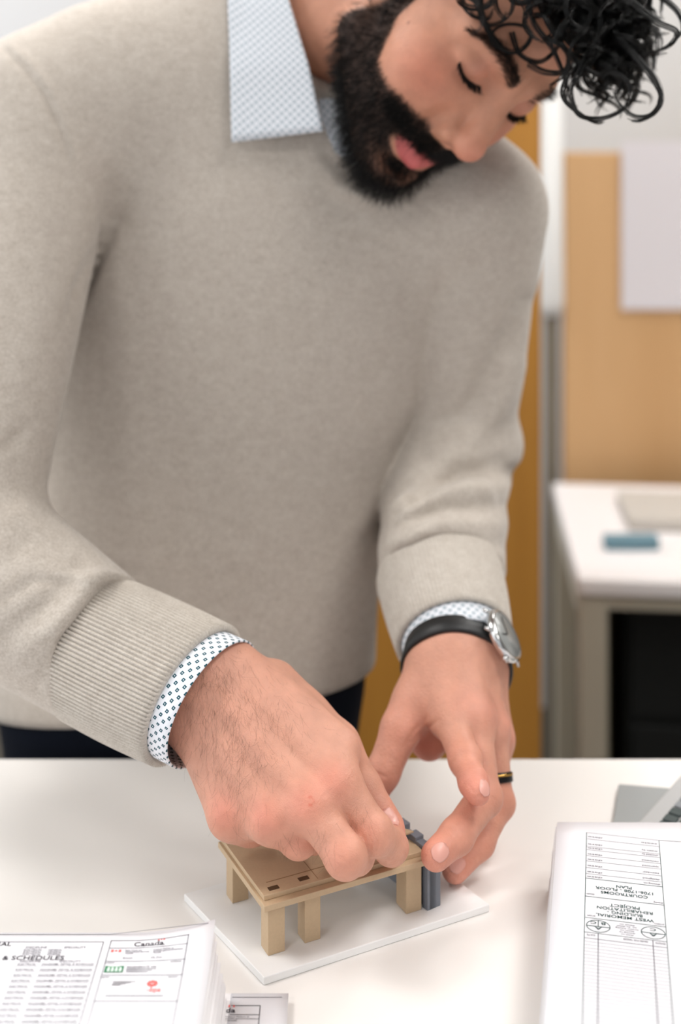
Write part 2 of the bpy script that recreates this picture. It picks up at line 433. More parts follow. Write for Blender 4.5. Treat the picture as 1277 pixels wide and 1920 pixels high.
sV = creases(sV, sQ, sweater, [([(690,1010),(745,950),(830,895),(940,862)], 12, -.008), ([(228,1108),(190,1200),(160,1290)], 7, .003), ([(165,1225),(150,1262),(160,1290)], 9, .005),
 ([(90,1075),(150,1085),(210,1080)], 12, .004), ([(0,1130),(60,1090),(100,1085)], 12, -.003), ([(430,330),(560,420),(700,400)], 60, -.002)])
print('sweater', len(sV))
# ---------------------------------------------------------------- materials
def skin_mat():
    n = N('skin'); a = n.n('ShaderNodeVertexColor', layer_name='Col'); tc = n.n('ShaderNodeTexCoord')
    t = n.n('ShaderNodeTexNoise', i_Scale=90.0, i_Detail=5.0); n.l(tc.outputs['Object'], t.inputs['Vector'])
    rp = n.n('ShaderNodeMapRange'); rp.inputs[1].default_value = .3; rp.inputs[2].default_value = .7; rp.inputs[3].default_value = .93; rp.inputs[4].default_value = 1.06
    n.l(t.outputs['Fac'], rp.inputs[0])
    mx = n.n('ShaderNodeMix', data_type='RGBA', blend_type='MULTIPLY'); mx.inputs[0].default_value = 1
    n.l(a.outputs['Color'], mx.inputs[6]); n.l(rp.outputs[0], mx.inputs[7]); n.l(mx.outputs[2], n.b.inputs['Base Color'])
    n.set(Roughness=.48, Subsurface_Weight=.14, Subsurface_Scale=.006); n.b.inputs['Subsurface Radius'].default_value = (1.0,.38,.2)
    n.b.inputs['Specular IOR Level'].default_value = .38
    v = n.n('ShaderNodeTexVoronoi', i_Scale=1100.0); n.l(tc.outputs['Object'], v.inputs['Vector'])
    t2 = n.n('ShaderNodeTexNoise', i_Scale=380.0, i_Detail=3.0); n.l(tc.outputs['Object'], t2.inputs['Vector'])
    ad = n.n('ShaderNodeMath', operation='MULTIPLY_ADD'); ad.inputs[1].default_value = .35; n.l(v.outputs['Distance'], ad.inputs[0]); n.l(t2.outputs['Fac'], ad.inputs[2])
    bp = n.n('ShaderNodeBump', i_Strength=.38, i_Distance=.0012); n.l(ad.outputs[0], bp.inputs['Height']); n.l(bp.outputs[0], n.b.inputs['Normal'])
    return n.m
def knit_mat(name, c, c2, fine=900.0):
    n = N(name); tc = n.n('ShaderNodeTexCoord')
    a = n.n('ShaderNodeTexNoise', i_Scale=fine*.55, i_Detail=3.0); n.l(tc.outputs['Object'], a.inputs['Vector'])
    mp = n.n('ShaderNodeMapping'); mp.inputs['Scale'].default_value = (.8, .8, 1.3); n.l(tc.outputs['Object'], mp.inputs['Vector'])
    b = n.n('ShaderNodeTexNoise', i_Scale=110.0, i_Detail=6.0, i_Roughness=.7); n.l(mp.outputs[0], b.inputs['Vector'])
    ad = n.n('ShaderNodeMath', operation='MULTIPLY_ADD'); ad.inputs[1].default_value = .55; n.l(a.outputs['Fac'], ad.inputs[0])
    m2 = n.n('ShaderNodeMath', operation='MULTIPLY'); m2.inputs[1].default_value = .45; n.l(b.outputs['Fac'], m2.inputs[0]); n.l(m2.outputs[0], ad.inputs[2])
    rp = n.n('ShaderNodeMapRange'); rp.inputs[1].default_value = .33; rp.inputs[2].default_value = .67; n.l(ad.outputs[0], rp.inputs[0])
    mx = n.n('ShaderNodeMix', data_type='RGBA'); mx.inputs[6].default_value = rgba(c); mx.inputs[7].default_value = rgba(c2)
    n.l(rp.outputs[0], mx.inputs[0]); n.l(mx.outputs[2], n.b.inputs['Base Color'])
    n.set(Roughness=.95, Sheen_Weight=.25, Sheen_Roughness=.5); n.b.inputs['Specular IOR Level'].default_value = .1
    bp = n.n('ShaderNodeBump', i_Strength=.35, i_Distance=.0012); n.l(a.outputs['Fac'], bp.inputs['Height']); n.l(bp.outputs[0], n.b.inputs['Normal'])
    return n.m
def diamond_mat(name, ground, dark, cell=.0054, size=.23, hole=.07):
    """small dark squares with a light centre, set out on the diagonal over the UV map (in metres)"""
    n = N(name); uv = n.n('ShaderNodeUVMap', uv_map='UVMap')
    mp = n.n('ShaderNodeMapping'); mp.inputs['Scale'].default_value = (1/cell, 1/cell, 1); mp.inputs['Rotation'].default_value = (0, 0, math.pi/4); n.l(uv.outputs[0], mp.inputs['Vector'])
    fr = n.n('ShaderNodeVectorMath', operation='FRACTION'); n.l(mp.outputs[0], fr.inputs[0])
    sb = n.n('ShaderNodeVectorMath', operation='SUBTRACT'); sb.inputs[1].default_value = (.5,.5,0); n.l(fr.outputs[0], sb.inputs[0])
    ro = n.n('ShaderNodeVectorRotate', rotation_type='Z_AXIS'); ro.inputs['Angle'].default_value = .5; n.l(sb.outputs[0], ro.inputs['Vector'])
    ab = n.n('ShaderNodeVectorMath', operation='ABSOLUTE'); n.l(ro.outputs[0], ab.inputs[0])
    sp = n.n('ShaderNodeSeparateXYZ'); n.l(ab.outputs[0], sp.inputs[0])
    mxm = n.n('ShaderNodeMath', operation='MAXIMUM'); n.l(sp.outputs[0], mxm.inputs[0]); n.l(sp.outputs[1], mxm.inputs[1])
    lt = n.n('ShaderNodeMath', operation='LESS_THAN'); lt.inputs[1].default_value = size; n.l(mxm.outputs[0], lt.inputs[0])
    gt = n.n('ShaderNodeMath', operation='GREATER_THAN'); gt.inputs[1].default_value = hole; n.l(mxm.outputs[0], gt.inputs[0])
    mu = n.n('ShaderNodeMath', operation='MULTIPLY'); n.l(lt.outputs[0], mu.inputs[0]); n.l(gt.outputs[0], mu.inputs[1])
    mx = n.n('ShaderNodeMix', data_type='RGBA'); mx.inputs[6].default_value = rgba(ground); mx.inputs[7].default_value = rgba(dark)
    n.l(mu.outputs[0], mx.inputs[0]); n.l(mx.outputs[2], n.b.inputs['Base Color']); n.set(Roughness=.85); n.b.inputs['Specular IOR Level'].default_value = .2
    return n.m
def hair_mat(name, c, rough=.35, spec=.5):
    n = N(name); n.set(Base_Color=rgba(c), Roughness=rough); n.b.inputs['Specular IOR Level'].default_value = spec
    return n.m
def wood_mat(name, c, c2, scale=6.0, axis=(1, 1, .06)):
    n = N(name); tc = n.n('ShaderNodeTexCoord'); mp = n.n('ShaderNodeMapping'); mp.inputs['Scale'].default_value = axis; n.l(tc.outputs['Object'], mp.inputs['Vector'])
    t = n.n('ShaderNodeTexNoise', i_Scale=scale, i_Detail=8.0, i_Roughness=.65); n.l(mp.outputs[0], t.inputs['Vector'])
    rp = n.n('ShaderNodeMapRange'); rp.inputs[1].default_value = .3; rp.inputs[2].default_value = .7; n.l(t.outputs['Fac'], rp.inputs[0])
    mx = n.n('ShaderNodeMix', data_type='RGBA'); mx.inputs[6].default_value = rgba(c); mx.inputs[7].default_value = rgba(c2)
    n.l(rp.outputs[0], mx.inputs[0]); n.l(mx.outputs[2], n.b.inputs['Base Color']); n.set(Roughness=.6)
    return n.m
M = dict(
 skin=skin_mat(), knit=knit_mat('sweater_knit', (172,161,150), (203,194,184)), rib=knit_mat('sweater_rib', (178,168,157), (207,199,189), 1200.0),
 shirt=diamond_mat('shirt_print', (238,240,246), (34,84,96)), collar=diamond_mat('collar_print', (226,228,234), (172,183,191), .0054, .30, .0),
 trousers=plain('navy_cloth', (16,21,34), .9, .2, noise=.15, nscale=300), shoe=plain('shoe_leather', (30,24,20), .45),
 hair=hair_mat('black_hair', (11,9,8), .36, .35), beard=hair_mat('beard_hair', (15,12,11), .55, .3), armhair=hair_mat('arm_hair', (84,54,38), .5, .3),
 nail=plain('fingernail', (224,164,150), .32, .45), strap=plain('watch_leather', (20,20,21), .45, .5, bump=.15, bscale=900),
 steel=plain('watch_steel', (205,205,205), .18, .5, 1.0), dial=plain('watch_dial', (150,152,150), .2, .6), ringblack=plain('ring_black', (24,24,25), .3, .5, .6),
 gold=plain('ring_gold', (190,150,80), .25, .5, 1.0),
 table=plain('table_laminate', (236,232,228), .42, .35), foam=plain('foam_board', (240,239,238), .5, .3), foamedge=plain('foam_core', (234,233,232), .7, .2),
 tan=plain('tan_print', (198,172,140), .55, .35, noise=.03, nscale=500, bump=.08, bscale=700), grey=plain('grey_print', (122,127,136), .5, .4, bump=.1, bscale=600),
 tan_seam=plain('tan_seam', (150,120,86), .8), slot_shade=plain('slot_shade_brown', (88,64,40), .8), paper=plain('paper', (230,229,233), .75, .2), paperedge=plain('paper_edge', (232,230,231), .85, .1),
 ink=plain('ink', (58,54,62), .8, .1), inklight=plain('ink_fine', (118,116,124), .8, .1), inkgreen=plain('ink_green_black', (78,98,96), .8, .1), red=plain('print_red', (232,108,102), .8, .1),
 green=plain('print_green', (70,130,96), .8, .1), palegreen=plain('print_pale_green', (206,228,214), .8, .1),
 slab=plain('slab_grey', (150,153,153), .45, .4), slablight=plain('slab_light', (172,172,172), .4, .4), key=plain('key_dark', (62,72,72), .5, .3), keymid=plain('key_mid', (128,132,136), .5, .3),
 timber=wood_mat('timber', (160,106,34), (194,136,54)), tanpanel=wood_mat('tan_panel', (204,160,110), (216,174,126), 5.0), whitemetal=plain('white_metal', (226,226,224), .5),
 wall=plain('wall_paint', (214,215,217), .9, .1), wallgrey=plain('wall_grey_low_bounce', (150,149,147), .9, .1), ceiling=plain('ceiling_paint', (235,235,233), .9, .1), floor=plain('carpet', (84,80,74), .95, .1, noise=.12, nscale=200),  # the grey for unseen walls is picked to cut bounce light
 desktop=plain('desk_laminate', (242,238,238), .45), deskleg=plain('desk_leg', (188,181,164), .5), greypost=plain('grey_post', (120,112,98), .6),
 olive_shade=plain('olive_shade_tone', (96,90,70), .8), black=plain('black_metal', (20,22,22), .6), tray=plain('tray_grey', (198,192,184), .7), blue=plain('blue_plastic', (106,142,156), .5), tablemetal=plain('table_frame', (200,200,200), .4, .5, .4),
 frame=plain('fixture_frame', (230,230,230), .6))
def emit_mat(name, c, s):
    n = N(name); n.set(Base_Color=rgba(c)); n.b.inputs['Emission Color'].default_value = rgba(c); n.b.inputs['Emission Strength'].default_value = s; return n.m
# ---------------------------------------------------------------- the person
person = empty('person', (-.14, 1.30, 0))
tag(person, 'bearded man with black curls in a beige sweater leaning over the white table', 'person')
bn = grad(body, bV) if len(bV) < 1 else np.concatenate([grad(body, bV[i:i+200000]) for i in range(0, len(bV), 200000)])
bl = w2h(bV)                                                # head-local coordinates
isH = (np.abs(bl) < .16).all(1) & (bV[:,2] > 1.40)
def sstep(a, b, x): t = np.clip((x-a)/(b-a), 0, 1); return t*t*(3-2*t)
def beard_mask(q):
    x, y, z = np.abs(q[:,0]), q[:,1], q[:,2]
    cheek = np.interp(y, [-.02,.012,.022,.045,.066,.085,.12], [.07,.040,-.034,-.060,-.061,-.0560,-.0545])
    m = sstep(-.004, .006, cheek-z)
    m *= sstep(-.004, .006, y-np.interp(z, [-.14,-.11,-.07,.0,.05], [.028,.012,-.008,-.004,.004]))           # behind the jaw
    m *= sstep(-.147, -.138, z)
    lips = ((x/.0305)**2+((z+.0835)/np.where(z > -.0835, .0095, .0125))**2); m *= np.where(y > .06, sstep(.85, 1.15, lips), 1)
    bare = np.exp(-(((x-.017)/.011)**2+((z+.104)/.006)**2))*(y > .06); m *= 1-.75*bare
    nose = (z > -.0585) & (x < .026) & (y > .0945); m[nose] = 0
    return m
def lip_mask(q):
    x, y, z = np.abs(q[:,0]), q[:,1], q[:,2]
    return (1-sstep(.75, 1.05, (x/.0300)**2+((z+.0835-.004*(x/.03)**2)/np.where(z > -.0835, .0115, .0118))**2))*(y > .06)
def scalp_mask(q):
    x, y, z = np.abs(q[:,0]), q[:,1], q[:,2]
    line = np.interp(y, [-.12,-.03,-.005,.02,.05,.065,.08,.1], [-.06,-.045,.030,.040,.048,.060,.070,.070])
    return sstep(-.003, .005, z-line)
base = np.array(lin((210,153,130)))
C = np.tile(base, (len(bV), 1))
def paint(c, w): C[:] = C*(1-w[:,None])+np.array(lin(c))*w[:,None]
def gauss(c, r): return np.exp(-((bV-c)**2).sum(1)/(r*r))
for i in range(4):
    paint((222,136,116), .55*gauss(R_mcp[i]+R_bk*.016, .013)); paint((218,140,118), .5*gauss(R_fin[i][1]+R_bk*.010, .011))
    paint((220,140,122), .35*gauss(L_mcp[i]+L_bk*.014, .014)); paint((220,134,112), .5*gauss(L_fin[i][1], .015)); paint((222,134,116), .5*gauss(L_fin[i][2], .013))
    paint((228,140,122), .6*gauss(L_fin[i][3], .016)); paint((224,146,126), .4*gauss(R_fin[i][3], .014))
paint((196,84,66), .8*gauss(P(790,1378,1.03), .018)); paint((226,140,120), .5*gauss(R_thb[3], .018)); paint((226,142,124), .6*gauss(L_thb[3], .022)); paint((224,146,128), .4*gauss(L_thb[1], .025))
sc_ = P(579,1502,.852); sc_ = bV[np.argmin(((bV-sc_)**2).sum(1))]
scd = bV-sc_; paint((206,96,74), .6*np.exp(-((np.sqrt((scd**2).sum(1))-.0022*(1+.35*np.sin(scd[:,0]*900)))/.0007)**2)*(scd[:,0] > -.0008))
hb = isH.astype(float)
paint((194,136,106), .6*hb)                                                       # face a little deeper than the hands
def hg(q, r): return gauss(h2w(q), r*HS)*hb
for s in (-1, 1):
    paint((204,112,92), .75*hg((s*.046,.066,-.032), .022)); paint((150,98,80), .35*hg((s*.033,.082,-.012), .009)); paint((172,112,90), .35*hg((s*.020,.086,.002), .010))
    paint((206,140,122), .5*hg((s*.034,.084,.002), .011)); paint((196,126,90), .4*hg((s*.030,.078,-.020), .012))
    paint((60,44,38), (.6 if s > 0 else .15)*np.exp(-((bl[:,2]-np.interp(np.abs(bl[:,0]), [.008,.020,.036,.050,.060], [.0135,.0195,.0240,.0205,.0130]))/.004)**4)*(bl[:,0]*s > .011)*(bl[:,0]*s < .056)*(bl[:,1] > .03)*hb)
paint((214,134,114), .55*hg((0,.120,-.042), .016))
paint((206,104,104), .95*lip_mask(bl)*hb); paint((120,40,40), .9*hg((0,.090,-.0755), .0065))
paint((28,21,18), .88*beard_mask(bl)*hb); paint((26,21,19), .92*scalp_mask(bl)*hb)
mole = P(762,50,1.1); mole = bV[isH][np.argmin((((bV[isH]-HC)@np.eye(3)-(mole-HC))[:,[0,2]]**2).sum(1)+10*np.maximum(bV[isH][:,1]-1.1,0)**2)]
paint((120,62,48), .8*gauss(mole, .0016))
me = mesh_quads(bV, bQ); attr_col(me, 'Col', C)
body_o = obj('body', me, M['skin'], person)
# camera-side surface points (used to set nails and seams on the skin and cloth)
def hit(f, px, py, y0=.75, y1=1.4):
    y = np.linspace(y0, y1, 700); pts = np.stack([P(px, py, v) for v in y]); d = f(pts); i = np.argmax(d < 0)
    if d[i] >= 0: return None
    lo, hi = y[max(i-1,0)], y[i]
    for _ in range(14):
        m = (lo+hi)/2
        if f(P(px, py, m)[None])[0] < 0: hi = m
        else: lo = m
    return P(px, py, hi)
# nails
def nail(px, py, tip_dir, w, l, lift=.0005):
    c = hit(body, px, py)
    if c is None: return
    n = grad(body, c[None], 1.5e-3)[0]; t = unit(tip_dir-n*(tip_dir@n)); b = np.cross(n, t)
    U = np.linspace(-1, 1, 11); W = np.linspace(-1, 1, 11); V = []
    for v in W:
        ww = w*(1-.12*max(v,0)**3-.25*max(-v-.4,0)**2)
        for u in U:
            e = max(.22, (1-abs(v)**3.0)**(1/3.0)) if abs(v) < 1 else .22
            V.append(c+b*u*ww/2*e+t*v*l/2*(1-.10*u*u*(1 if v > 0 else -1.2)))
    V = np.array(V)
    for _ in range(6): V = V-grad(body, V, 1e-3)*(body(V)[:,None])
    nn = grad(body, V, 1e-3); V2 = np.concatenate([V+nn*lift, V-nn*.0012])
    F = []; k = 11
    for i in range(10):
        for j in range(10):
            q = (i*k+j, i*k+j+1, (i+1)*k+j+1, (i+1)*k+j); F += [q, tuple(121+a for a in reversed(q))]
    rim = [j for j in range(k)]+[i*k+10 for i in range(1, k)]+[110+j for j in range(9, -1, -1)]+[i*k for i in range(9, 0, -1)]
    for a, b_ in zip(rim, rim[1:]+rim[:1]): F.append((b_, a, a+121, b_+121))
    obj('fingernail', mesh_np(V2, F), M['nail'], person)
nail(732, 1535, R_thb[3]-R_thb[2], .0120, .0150)
nail(825, 1598, L_fin[1][3]-L_fin[1][2], .0135, .0150)
nail(856, 1622, L_fin[2][3]-L_fin[2][2], .0120, .0135)
nail(910, 1478, L_fin[0][3]-L_fin[0][2], .0105, .0130)
# sweater
me = mesh_quads(sV, sQ); sweater_o = obj('sweater', me, M['knit'], person); tag(sweater_o, 'beige knitted crew-neck sweater')
def frame_of(t):
    t = unit(t); u = unit(np.cross(t, A3(0,0,1))); return t, u, np.cross(u, t)
def tube_uv(name, a, b, ra, rb, mat, par, ribs=0, amp=0, thick=.004, flat=1.0, nseg=360, nl=18, tilt=(0,0), bulge=0):
    """open sleeve from a to b with inside and outside walls; UV in metres"""
    t, u, v = frame_of(b-a); L = np.linalg.norm(b-a); th = np.linspace(0, 2*math.pi, nseg+1); rows = []
    prof = [(s, 0) for s in np.linspace(0, 1, nl)]+[(1.0+.35*thick/L, .5)]+[(s, 1) for s in np.linspace(1, .15, 8)]
    V = []; UV = []
    for s, w in prof:
        r = ra+(rb-ra)*s-w*thick+bulge*math.sin(math.pi*min(s,1))
        rr = r+(amp*np.abs(np.cos(th*ribs/2+s*.25))**.55*(1 if w == 0 else .3) if ribs else 0)
        off = (np.cos(th)*tilt[0]+np.sin(th)*tilt[1])*s
        c = a+t*L*s
        V.append(c+np.outer(rr*np.cos(th), u)+np.outer(rr*np.sin(th)*flat, v)+np.outer(off, t)); UV.append(np.c_[th*ra, np.full_like(th, s*L)])
    m = nseg+1; V = np.concatenate(V); UV = np.concatenate(UV)
    i, j = np.meshgrid(np.arange(len(prof)-1), np.arange(nseg), indexing='ij'); i = i.ravel(); j = j.ravel()
    Q = np.stack([i*m+j, i*m+j+1, (i+1)*m+j+1, (i+1)*m+j], 1)
    me = mesh_quads(V, Q); l = me.uv_layers.new(name='UVMap'); idx = np.empty(len(me.loops), np.int32); me.loops.foreach_get('vertex_index', idx)
    l.data.foreach_set('uv', UV[idx].astype(np.float32).ravel())
    return obj(name, me, mat, par)
rt = unit(R_CF1-R_CF0); lt = unit(L_CF1-L_CF0)
tube_uv('ribbed_cuff', R_CF0-rt*.006, R_CF1, .0530, .0515, M['rib'], sweater_o, tilt=(0,.009), ribs=110, amp=.0027, nseg=880, bulge=.001)
tube_uv('ribbed_cuff', L_CF0-lt*.006, L_CF1, .0550, .0485, M['rib'], sweater_o, ribs=96, amp=.0012, nseg=576, bulge=.001)
shirt = tube_uv('shirt', R_CF0, R_CF1+rt*.018, .0485, .0485, M['shirt'], person, tilt=(0,.009), thick=.0016, nseg=120); tag(shirt, 'white shirt with a small dark diamond print')
tube_uv('shirt_cuff', L_CF0, L_CF1+lt*.018, .0450, .0445, M['collar'], shirt, thick=.0016, nseg=120)
# collar leaf folded over the neckline
def sheet(name, rows, mat, par, thick=.0016, n=24, off=.004, f=None):
    """rows: two px polylines (left and right edge); the sheet follows surface f, lifted off it"""
    A, B = [np.array(r, float) for r in rows]
    def at(poly, t):
        s = np.linspace(0, 1, len(poly)); return np.array([np.interp(t, s, poly[:,k]) for k in range(3)])
    V = []; UV = []
    for i in range(n+1):
        a, b = at(A, i/n), at(B, i/n)
        for j in range(n+1):
            q = a+(b-a)*j/n; V.append(P(*q))
    V = np.array(V)
    if f is not None:
        for _ in range(4):
            d = f(V); g = grad(f, V, 4e-3); need = np.maximum(off-d, 0); V = V+g*need[:,None]
    m = n+1; nn = np.zeros_like(V); G = V.reshape(m, m, 3); du = np.gradient(G, axis=1); dv = np.gradient(G, axis=0); nn = np.cross(du, dv).reshape(-1, 3); nn /= np.linalg.norm(nn, axis=1)[:,None]
    if nn[:,1].mean() > 0: nn = -nn
    Lu = np.concatenate([np.zeros((m,1)), np.cumsum(np.linalg.norm(np.diff(G, axis=1), axis=2), 1)], 1); Lv = np.concatenate([np.zeros((1,m)), np.cumsum(np.linalg.norm(np.diff(G, axis=0), axis=2), 0)], 0)
    UV = np.c_[Lu.ravel(), Lv.ravel()]; V2 = np.concatenate([V, V-nn*thick]); F = []
    for i in range(n):
        for j in range(n): q = (i*m+j, i*m+j+1, (i+1)*m+j+1, (i+1)*m+j); F += [q, tuple(m*m+a for a in reversed(q))]
    rim = [j for j in range(m)]+[i*m+n for i in range(1, m)]+[n*m+j for j in range(n-1, -1, -1)]+[i*m for i in range(n-1, 0, -1)]
    for a, b in zip(rim, rim[1:]+rim[:1]): F.append((b, a, a+m*m, b+m*m))
    me = mesh_np(V2, F); UV2 = np.r_[UV, UV]; l = me.uv_layers.new(name='UVMap')
    for lo in me.loops: l.data[lo.index].uv = UV2[lo.vertex_index]
    return obj(name, me, mat, par)
def cloth_neck(p): return np.minimum(sweater(p), body(p))
sheet('collar_leaf', [[(432,-110,1.19),(428,0,1.15),(431,130,1.128),(434,267,1.122)], [(520,-110,1.16),(541,0,1.135),(578,120,1.118),(606,246,1.108)]], M['collar'], shirt, f=cloth_neck)
sheet('collar_leaf', [[(596,196,1.150),(602,225,1.145),(612,250,1.142),(628,285,1.140)], [(640,200,1.150),(652,240,1.145),(664,270,1.142),(672,315,1.140)]], M['collar'], shirt, f=cloth_neck)
# trousers and shoes
HIP = A3(-.16,1.287,1.0)
def trousers(p):
    d = ell(p, HIP-A3(0,0,.03), (.178,.122,.16))
    for s in (-1, 1):
        k = A3(-.16+s*.105,1.315,.52); d = sminv(d, cone(p, HIP+A3(s*.085,0,-.08), k, .092, .070), .04); d = sminv(d, cone(p, k, A3(-.16+s*.115,1.34,.09), .070, .058), .03)
    return smaxv(d, .045-p[:,2], .004)
tV, tQ = surf(trousers, axis_grid(-.40,.10,.007,.007,[]), axis_grid(1.10,1.48,.007,.007,[]), axis_grid(.0,1.16,.008,.008,[]), newton=1)
obj('trousers', mesh_quads(tV, tQ), M['trousers'], person)
for s in (-1, 1):
    def shoe(p): return smaxv(sminv(ell(p, A3(-.16+s*.125,1.27,.04), (.048,.135,.045)), ell(p, A3(-.16+s*.117,1.35,.06), (.045,.06,.06)), .03), .001-p[:,2], .003)
    hV, hQ = surf(shoe, axis_grid(-.36,.06,.006,.006,[]), axis_grid(1.10,1.45,.006,.006,[]), axis_grid(-.01,.14,.006,.006,[]), newton=1)
    obj('shoe', mesh_quads(hV, hQ), M['shoe'], person)
# ------------------------------------------------ hair
def pick(w, n):
    i = np.nonzero(w > .02)[0]; return RNG.choice(i, n, p=w[i]/w[i].sum())
area = np.ones(len(bV))
DN = A3(0,0,-1); FW, UP, RT = RH[:,1], RH[:,2], RH[:,0]
def strands_simple(idx, length, dirf, wob, npt=6, curl=0, sink=.0005):
    out = []
    for k, i in enumerate(idx):
        p = bV[i]+RNG.normal(0, .0007, 3); n = bn[i]; d = unit(dirf(n, bl[i])+RNG.normal(0, wob, 3)); L = length[k] if not np.isscalar(length) else length*RNG.uniform(.7,1.2)
        t = np.linspace(0, 1, npt); b = unit(np.cross(d, RNG.normal(0,1,3))); c2 = RNG.normal(0, 1)*curl
        out.append(p-n*sink+np.outer(t*L, d)+np.outer(t*t*L*c2, b))
    return out
bm = beard_mask(bl)*hb
bm2 = bm*(1+2.0*(bl[:,2] > -.074)*(bl[:,1] > .075)); bi = pick(bm2, 27000)
bz = bl[bi]; blen = (.0060+.0075*sstep(-.05,-.10,bz[:,2])+.004*sstep(.05,.09,bz[:,1])*sstep(-.09,-.12,bz[:,2]))*HS*RNG.uniform(.65,1.15,len(bi))
mus = (bz[:,2] > -.075) & (bz[:,1] > .07); blen[mus] *= .95
def bdir(n, q):
    if q[1] > .065 and q[2] > -.078: return n*.35-UP*.75+RT*np.sign(q[0])*.5
    return n*.55-UP*.55+FW*.15
hair('beard', strands_simple(bi, blen, bdir, .32, 7, .30), 0.00014, .00006, M['beard'], person)
bw = np.zeros(len(bV))
xx = np.abs(bl[:,0]); cz = np.interp(xx, [.008,.020,.036,.050,.060], [.0135,.0195,.0240,.0205,.0130]); th_ = np.interp(xx, [.008,.014,.036,.054,.060], [.0040,.0056,.0048,.0026,.0012])
bw = np.exp(-((bl[:,2]-cz)/th_)**4)*(xx > .010)*(xx < .059)*(bl[:,1] > .03)*hb
bw *= np.where(bl[:,0] < 0, .16, 1); ei = pick(bw, 1500)
hair('eyebrows', strands_simple(ei, .0085, lambda n, q: n*.30+RT*np.sign(q[0])*.9+UP*.30*(1 if abs(q[0]) < .03 else -.2), .16, 5, .15), .00011, .00004, M['beard'], person)
lw = []
for s in (-1, 1):
    for x in np.linspace(.0195, .0485, 80):
        z = -.0108+(x-.032)**2*18.0
        y = np.linspace(.10, .055, 90); q = np.c_[np.full(90, s*x), y, np.full(90, z+.0006)]; d = head_local(q); i = np.argmax(d < .0002)
        p = h2w(q[i]); dr = unit(FW*.8-UP*.75+RT*s*(x-.032)*22+RNG.normal(0,.12,3)); L = .0095*RNG.uniform(.5,1.1); t = np.linspace(0,1,6)
        for r in range(4): lw.append(p+RNG.normal(0,.0003,3)+np.outer(t*L, dr)+np.outer(t*t*L*.35, UP))
hair('eyelashes', lw, .00022, .00004, M['beard'], person)
# hair on the back of the right hand and wrist
rh = ((bV-P(372,1290,.9))**2).sum(1)
hm = np.exp(-((bV-P(400,1290,.915))**2).sum(1)/.030**2)+.8*np.exp(-((bV-P(425,1440,.865))**2).sum(1)/.022**2)+.55*np.exp(-((bV-P(500,1350,.90))**2).sum(1)/.030**2)
for j in range(4): hm += .55*np.exp(-((bV-((R_fin[j][0]+2*R_fin[j][1])/3+R_bk*.012))**2).sum(1)/.0075**2)
hm *= sstep(-.1, .3, bn@R_bk)*(bV[:,2] < 1.13)*(bV[:,0] < .06)
ax_ = unit(R_mcp[3]-R_car[0])
hair('hand_hair', strands_simple(pick(hm, 1550), .0110, lambda n, q: n*.16+ax_*.8, .24, 7, .40), .000038, .000014, M['armhair'], person)
# curly head of hair: locks of strands that leave the scalp, droop and coil
scw = scalp_mask(bl)*hb
roots = pick(scw*(.25+1.2*sstep(0,.06,bl[:,1])), 460)
def lock(p0, d0, L, R, turns, ns, spread, droop, npt=44, ph=None, taper=.6):
    t = np.linspace(0, 1, npt); c = [p0]; d = unit(d0); st = L/(npt-1)
    for k in range(1, npt):
        d = unit(d+DN*droop*st*18); c.append(c[-1]+d*st)
    c = np.array(c); tg = np.gradient(c, axis=0); tg /= np.linalg.norm(tg, axis=1)[:,None]
    u = np.cross(tg, unit(RNG.normal(0,1,3))); u /= np.linalg.norm(u, axis=1)[:,None]; v = np.cross(tg, u)
    ph = RNG.uniform(0, 6.28) if ph is None else ph; rr = R*sstep(0,.35,t)*(1-.25*t); a = ph+turns*2*math.pi*t**1.15*RNG.choice([-1,1])
    core = c+u*(rr*np.cos(a))[:,None]+v*(rr*np.sin(a))[:,None]
    return strands_about(core, ns, spread, taper)
def strands_about(core, ns, spread, taper=.6):
    npt = len(core); t = np.linspace(0, 1, npt); tg = np.gradient(core, axis=0); tg /= np.linalg.norm(tg, axis=1)[:,None]+1e-9
    u = np.cross(tg, A3(.3,.5,.8)); u /= np.linalg.norm(u, axis=1)[:,None]+1e-9; v = np.cross(tg, u); out = []
    for s in range(ns):
        a, r = RNG.uniform(0, 6.28), spread*math.sqrt(RNG.uniform(0,1)); tw = RNG.normal(0,.6)
        f = (1-taper*t)*r*(1+.9*RNG.normal(0,.25)*t); e = int(npt*RNG.uniform(.82,1)); 
        out.append((core+u*(f*np.cos(a+tw*t))[:,None]+v*(f*np.sin(a+tw*t))[:,None])[:max(e,8)])
    return out
HSX = []
for i in roots:
    q = bl[i]
    if (q[0] < -.032 and q[1] > .02 and q[2] < .070) or (q[0] > .030 and q[1] > .045 and q[2] < .066): continue
    front = float(sstep(.01,.075,q[1])); d0 = unit(bn[i]*(.55+.3*RNG.uniform())+FW*(.35+.3*front)+DN*.15+RNG.normal(0,.22,3))
    HSX += lock(bV[i]-bn[i]*.001, d0, RNG.uniform(.060,.098)*(.66+.24*front), RNG.uniform(.007,.0145), RNG.uniform(.9,1.9), 26, .0036, RNG.uniform(.25,.75))
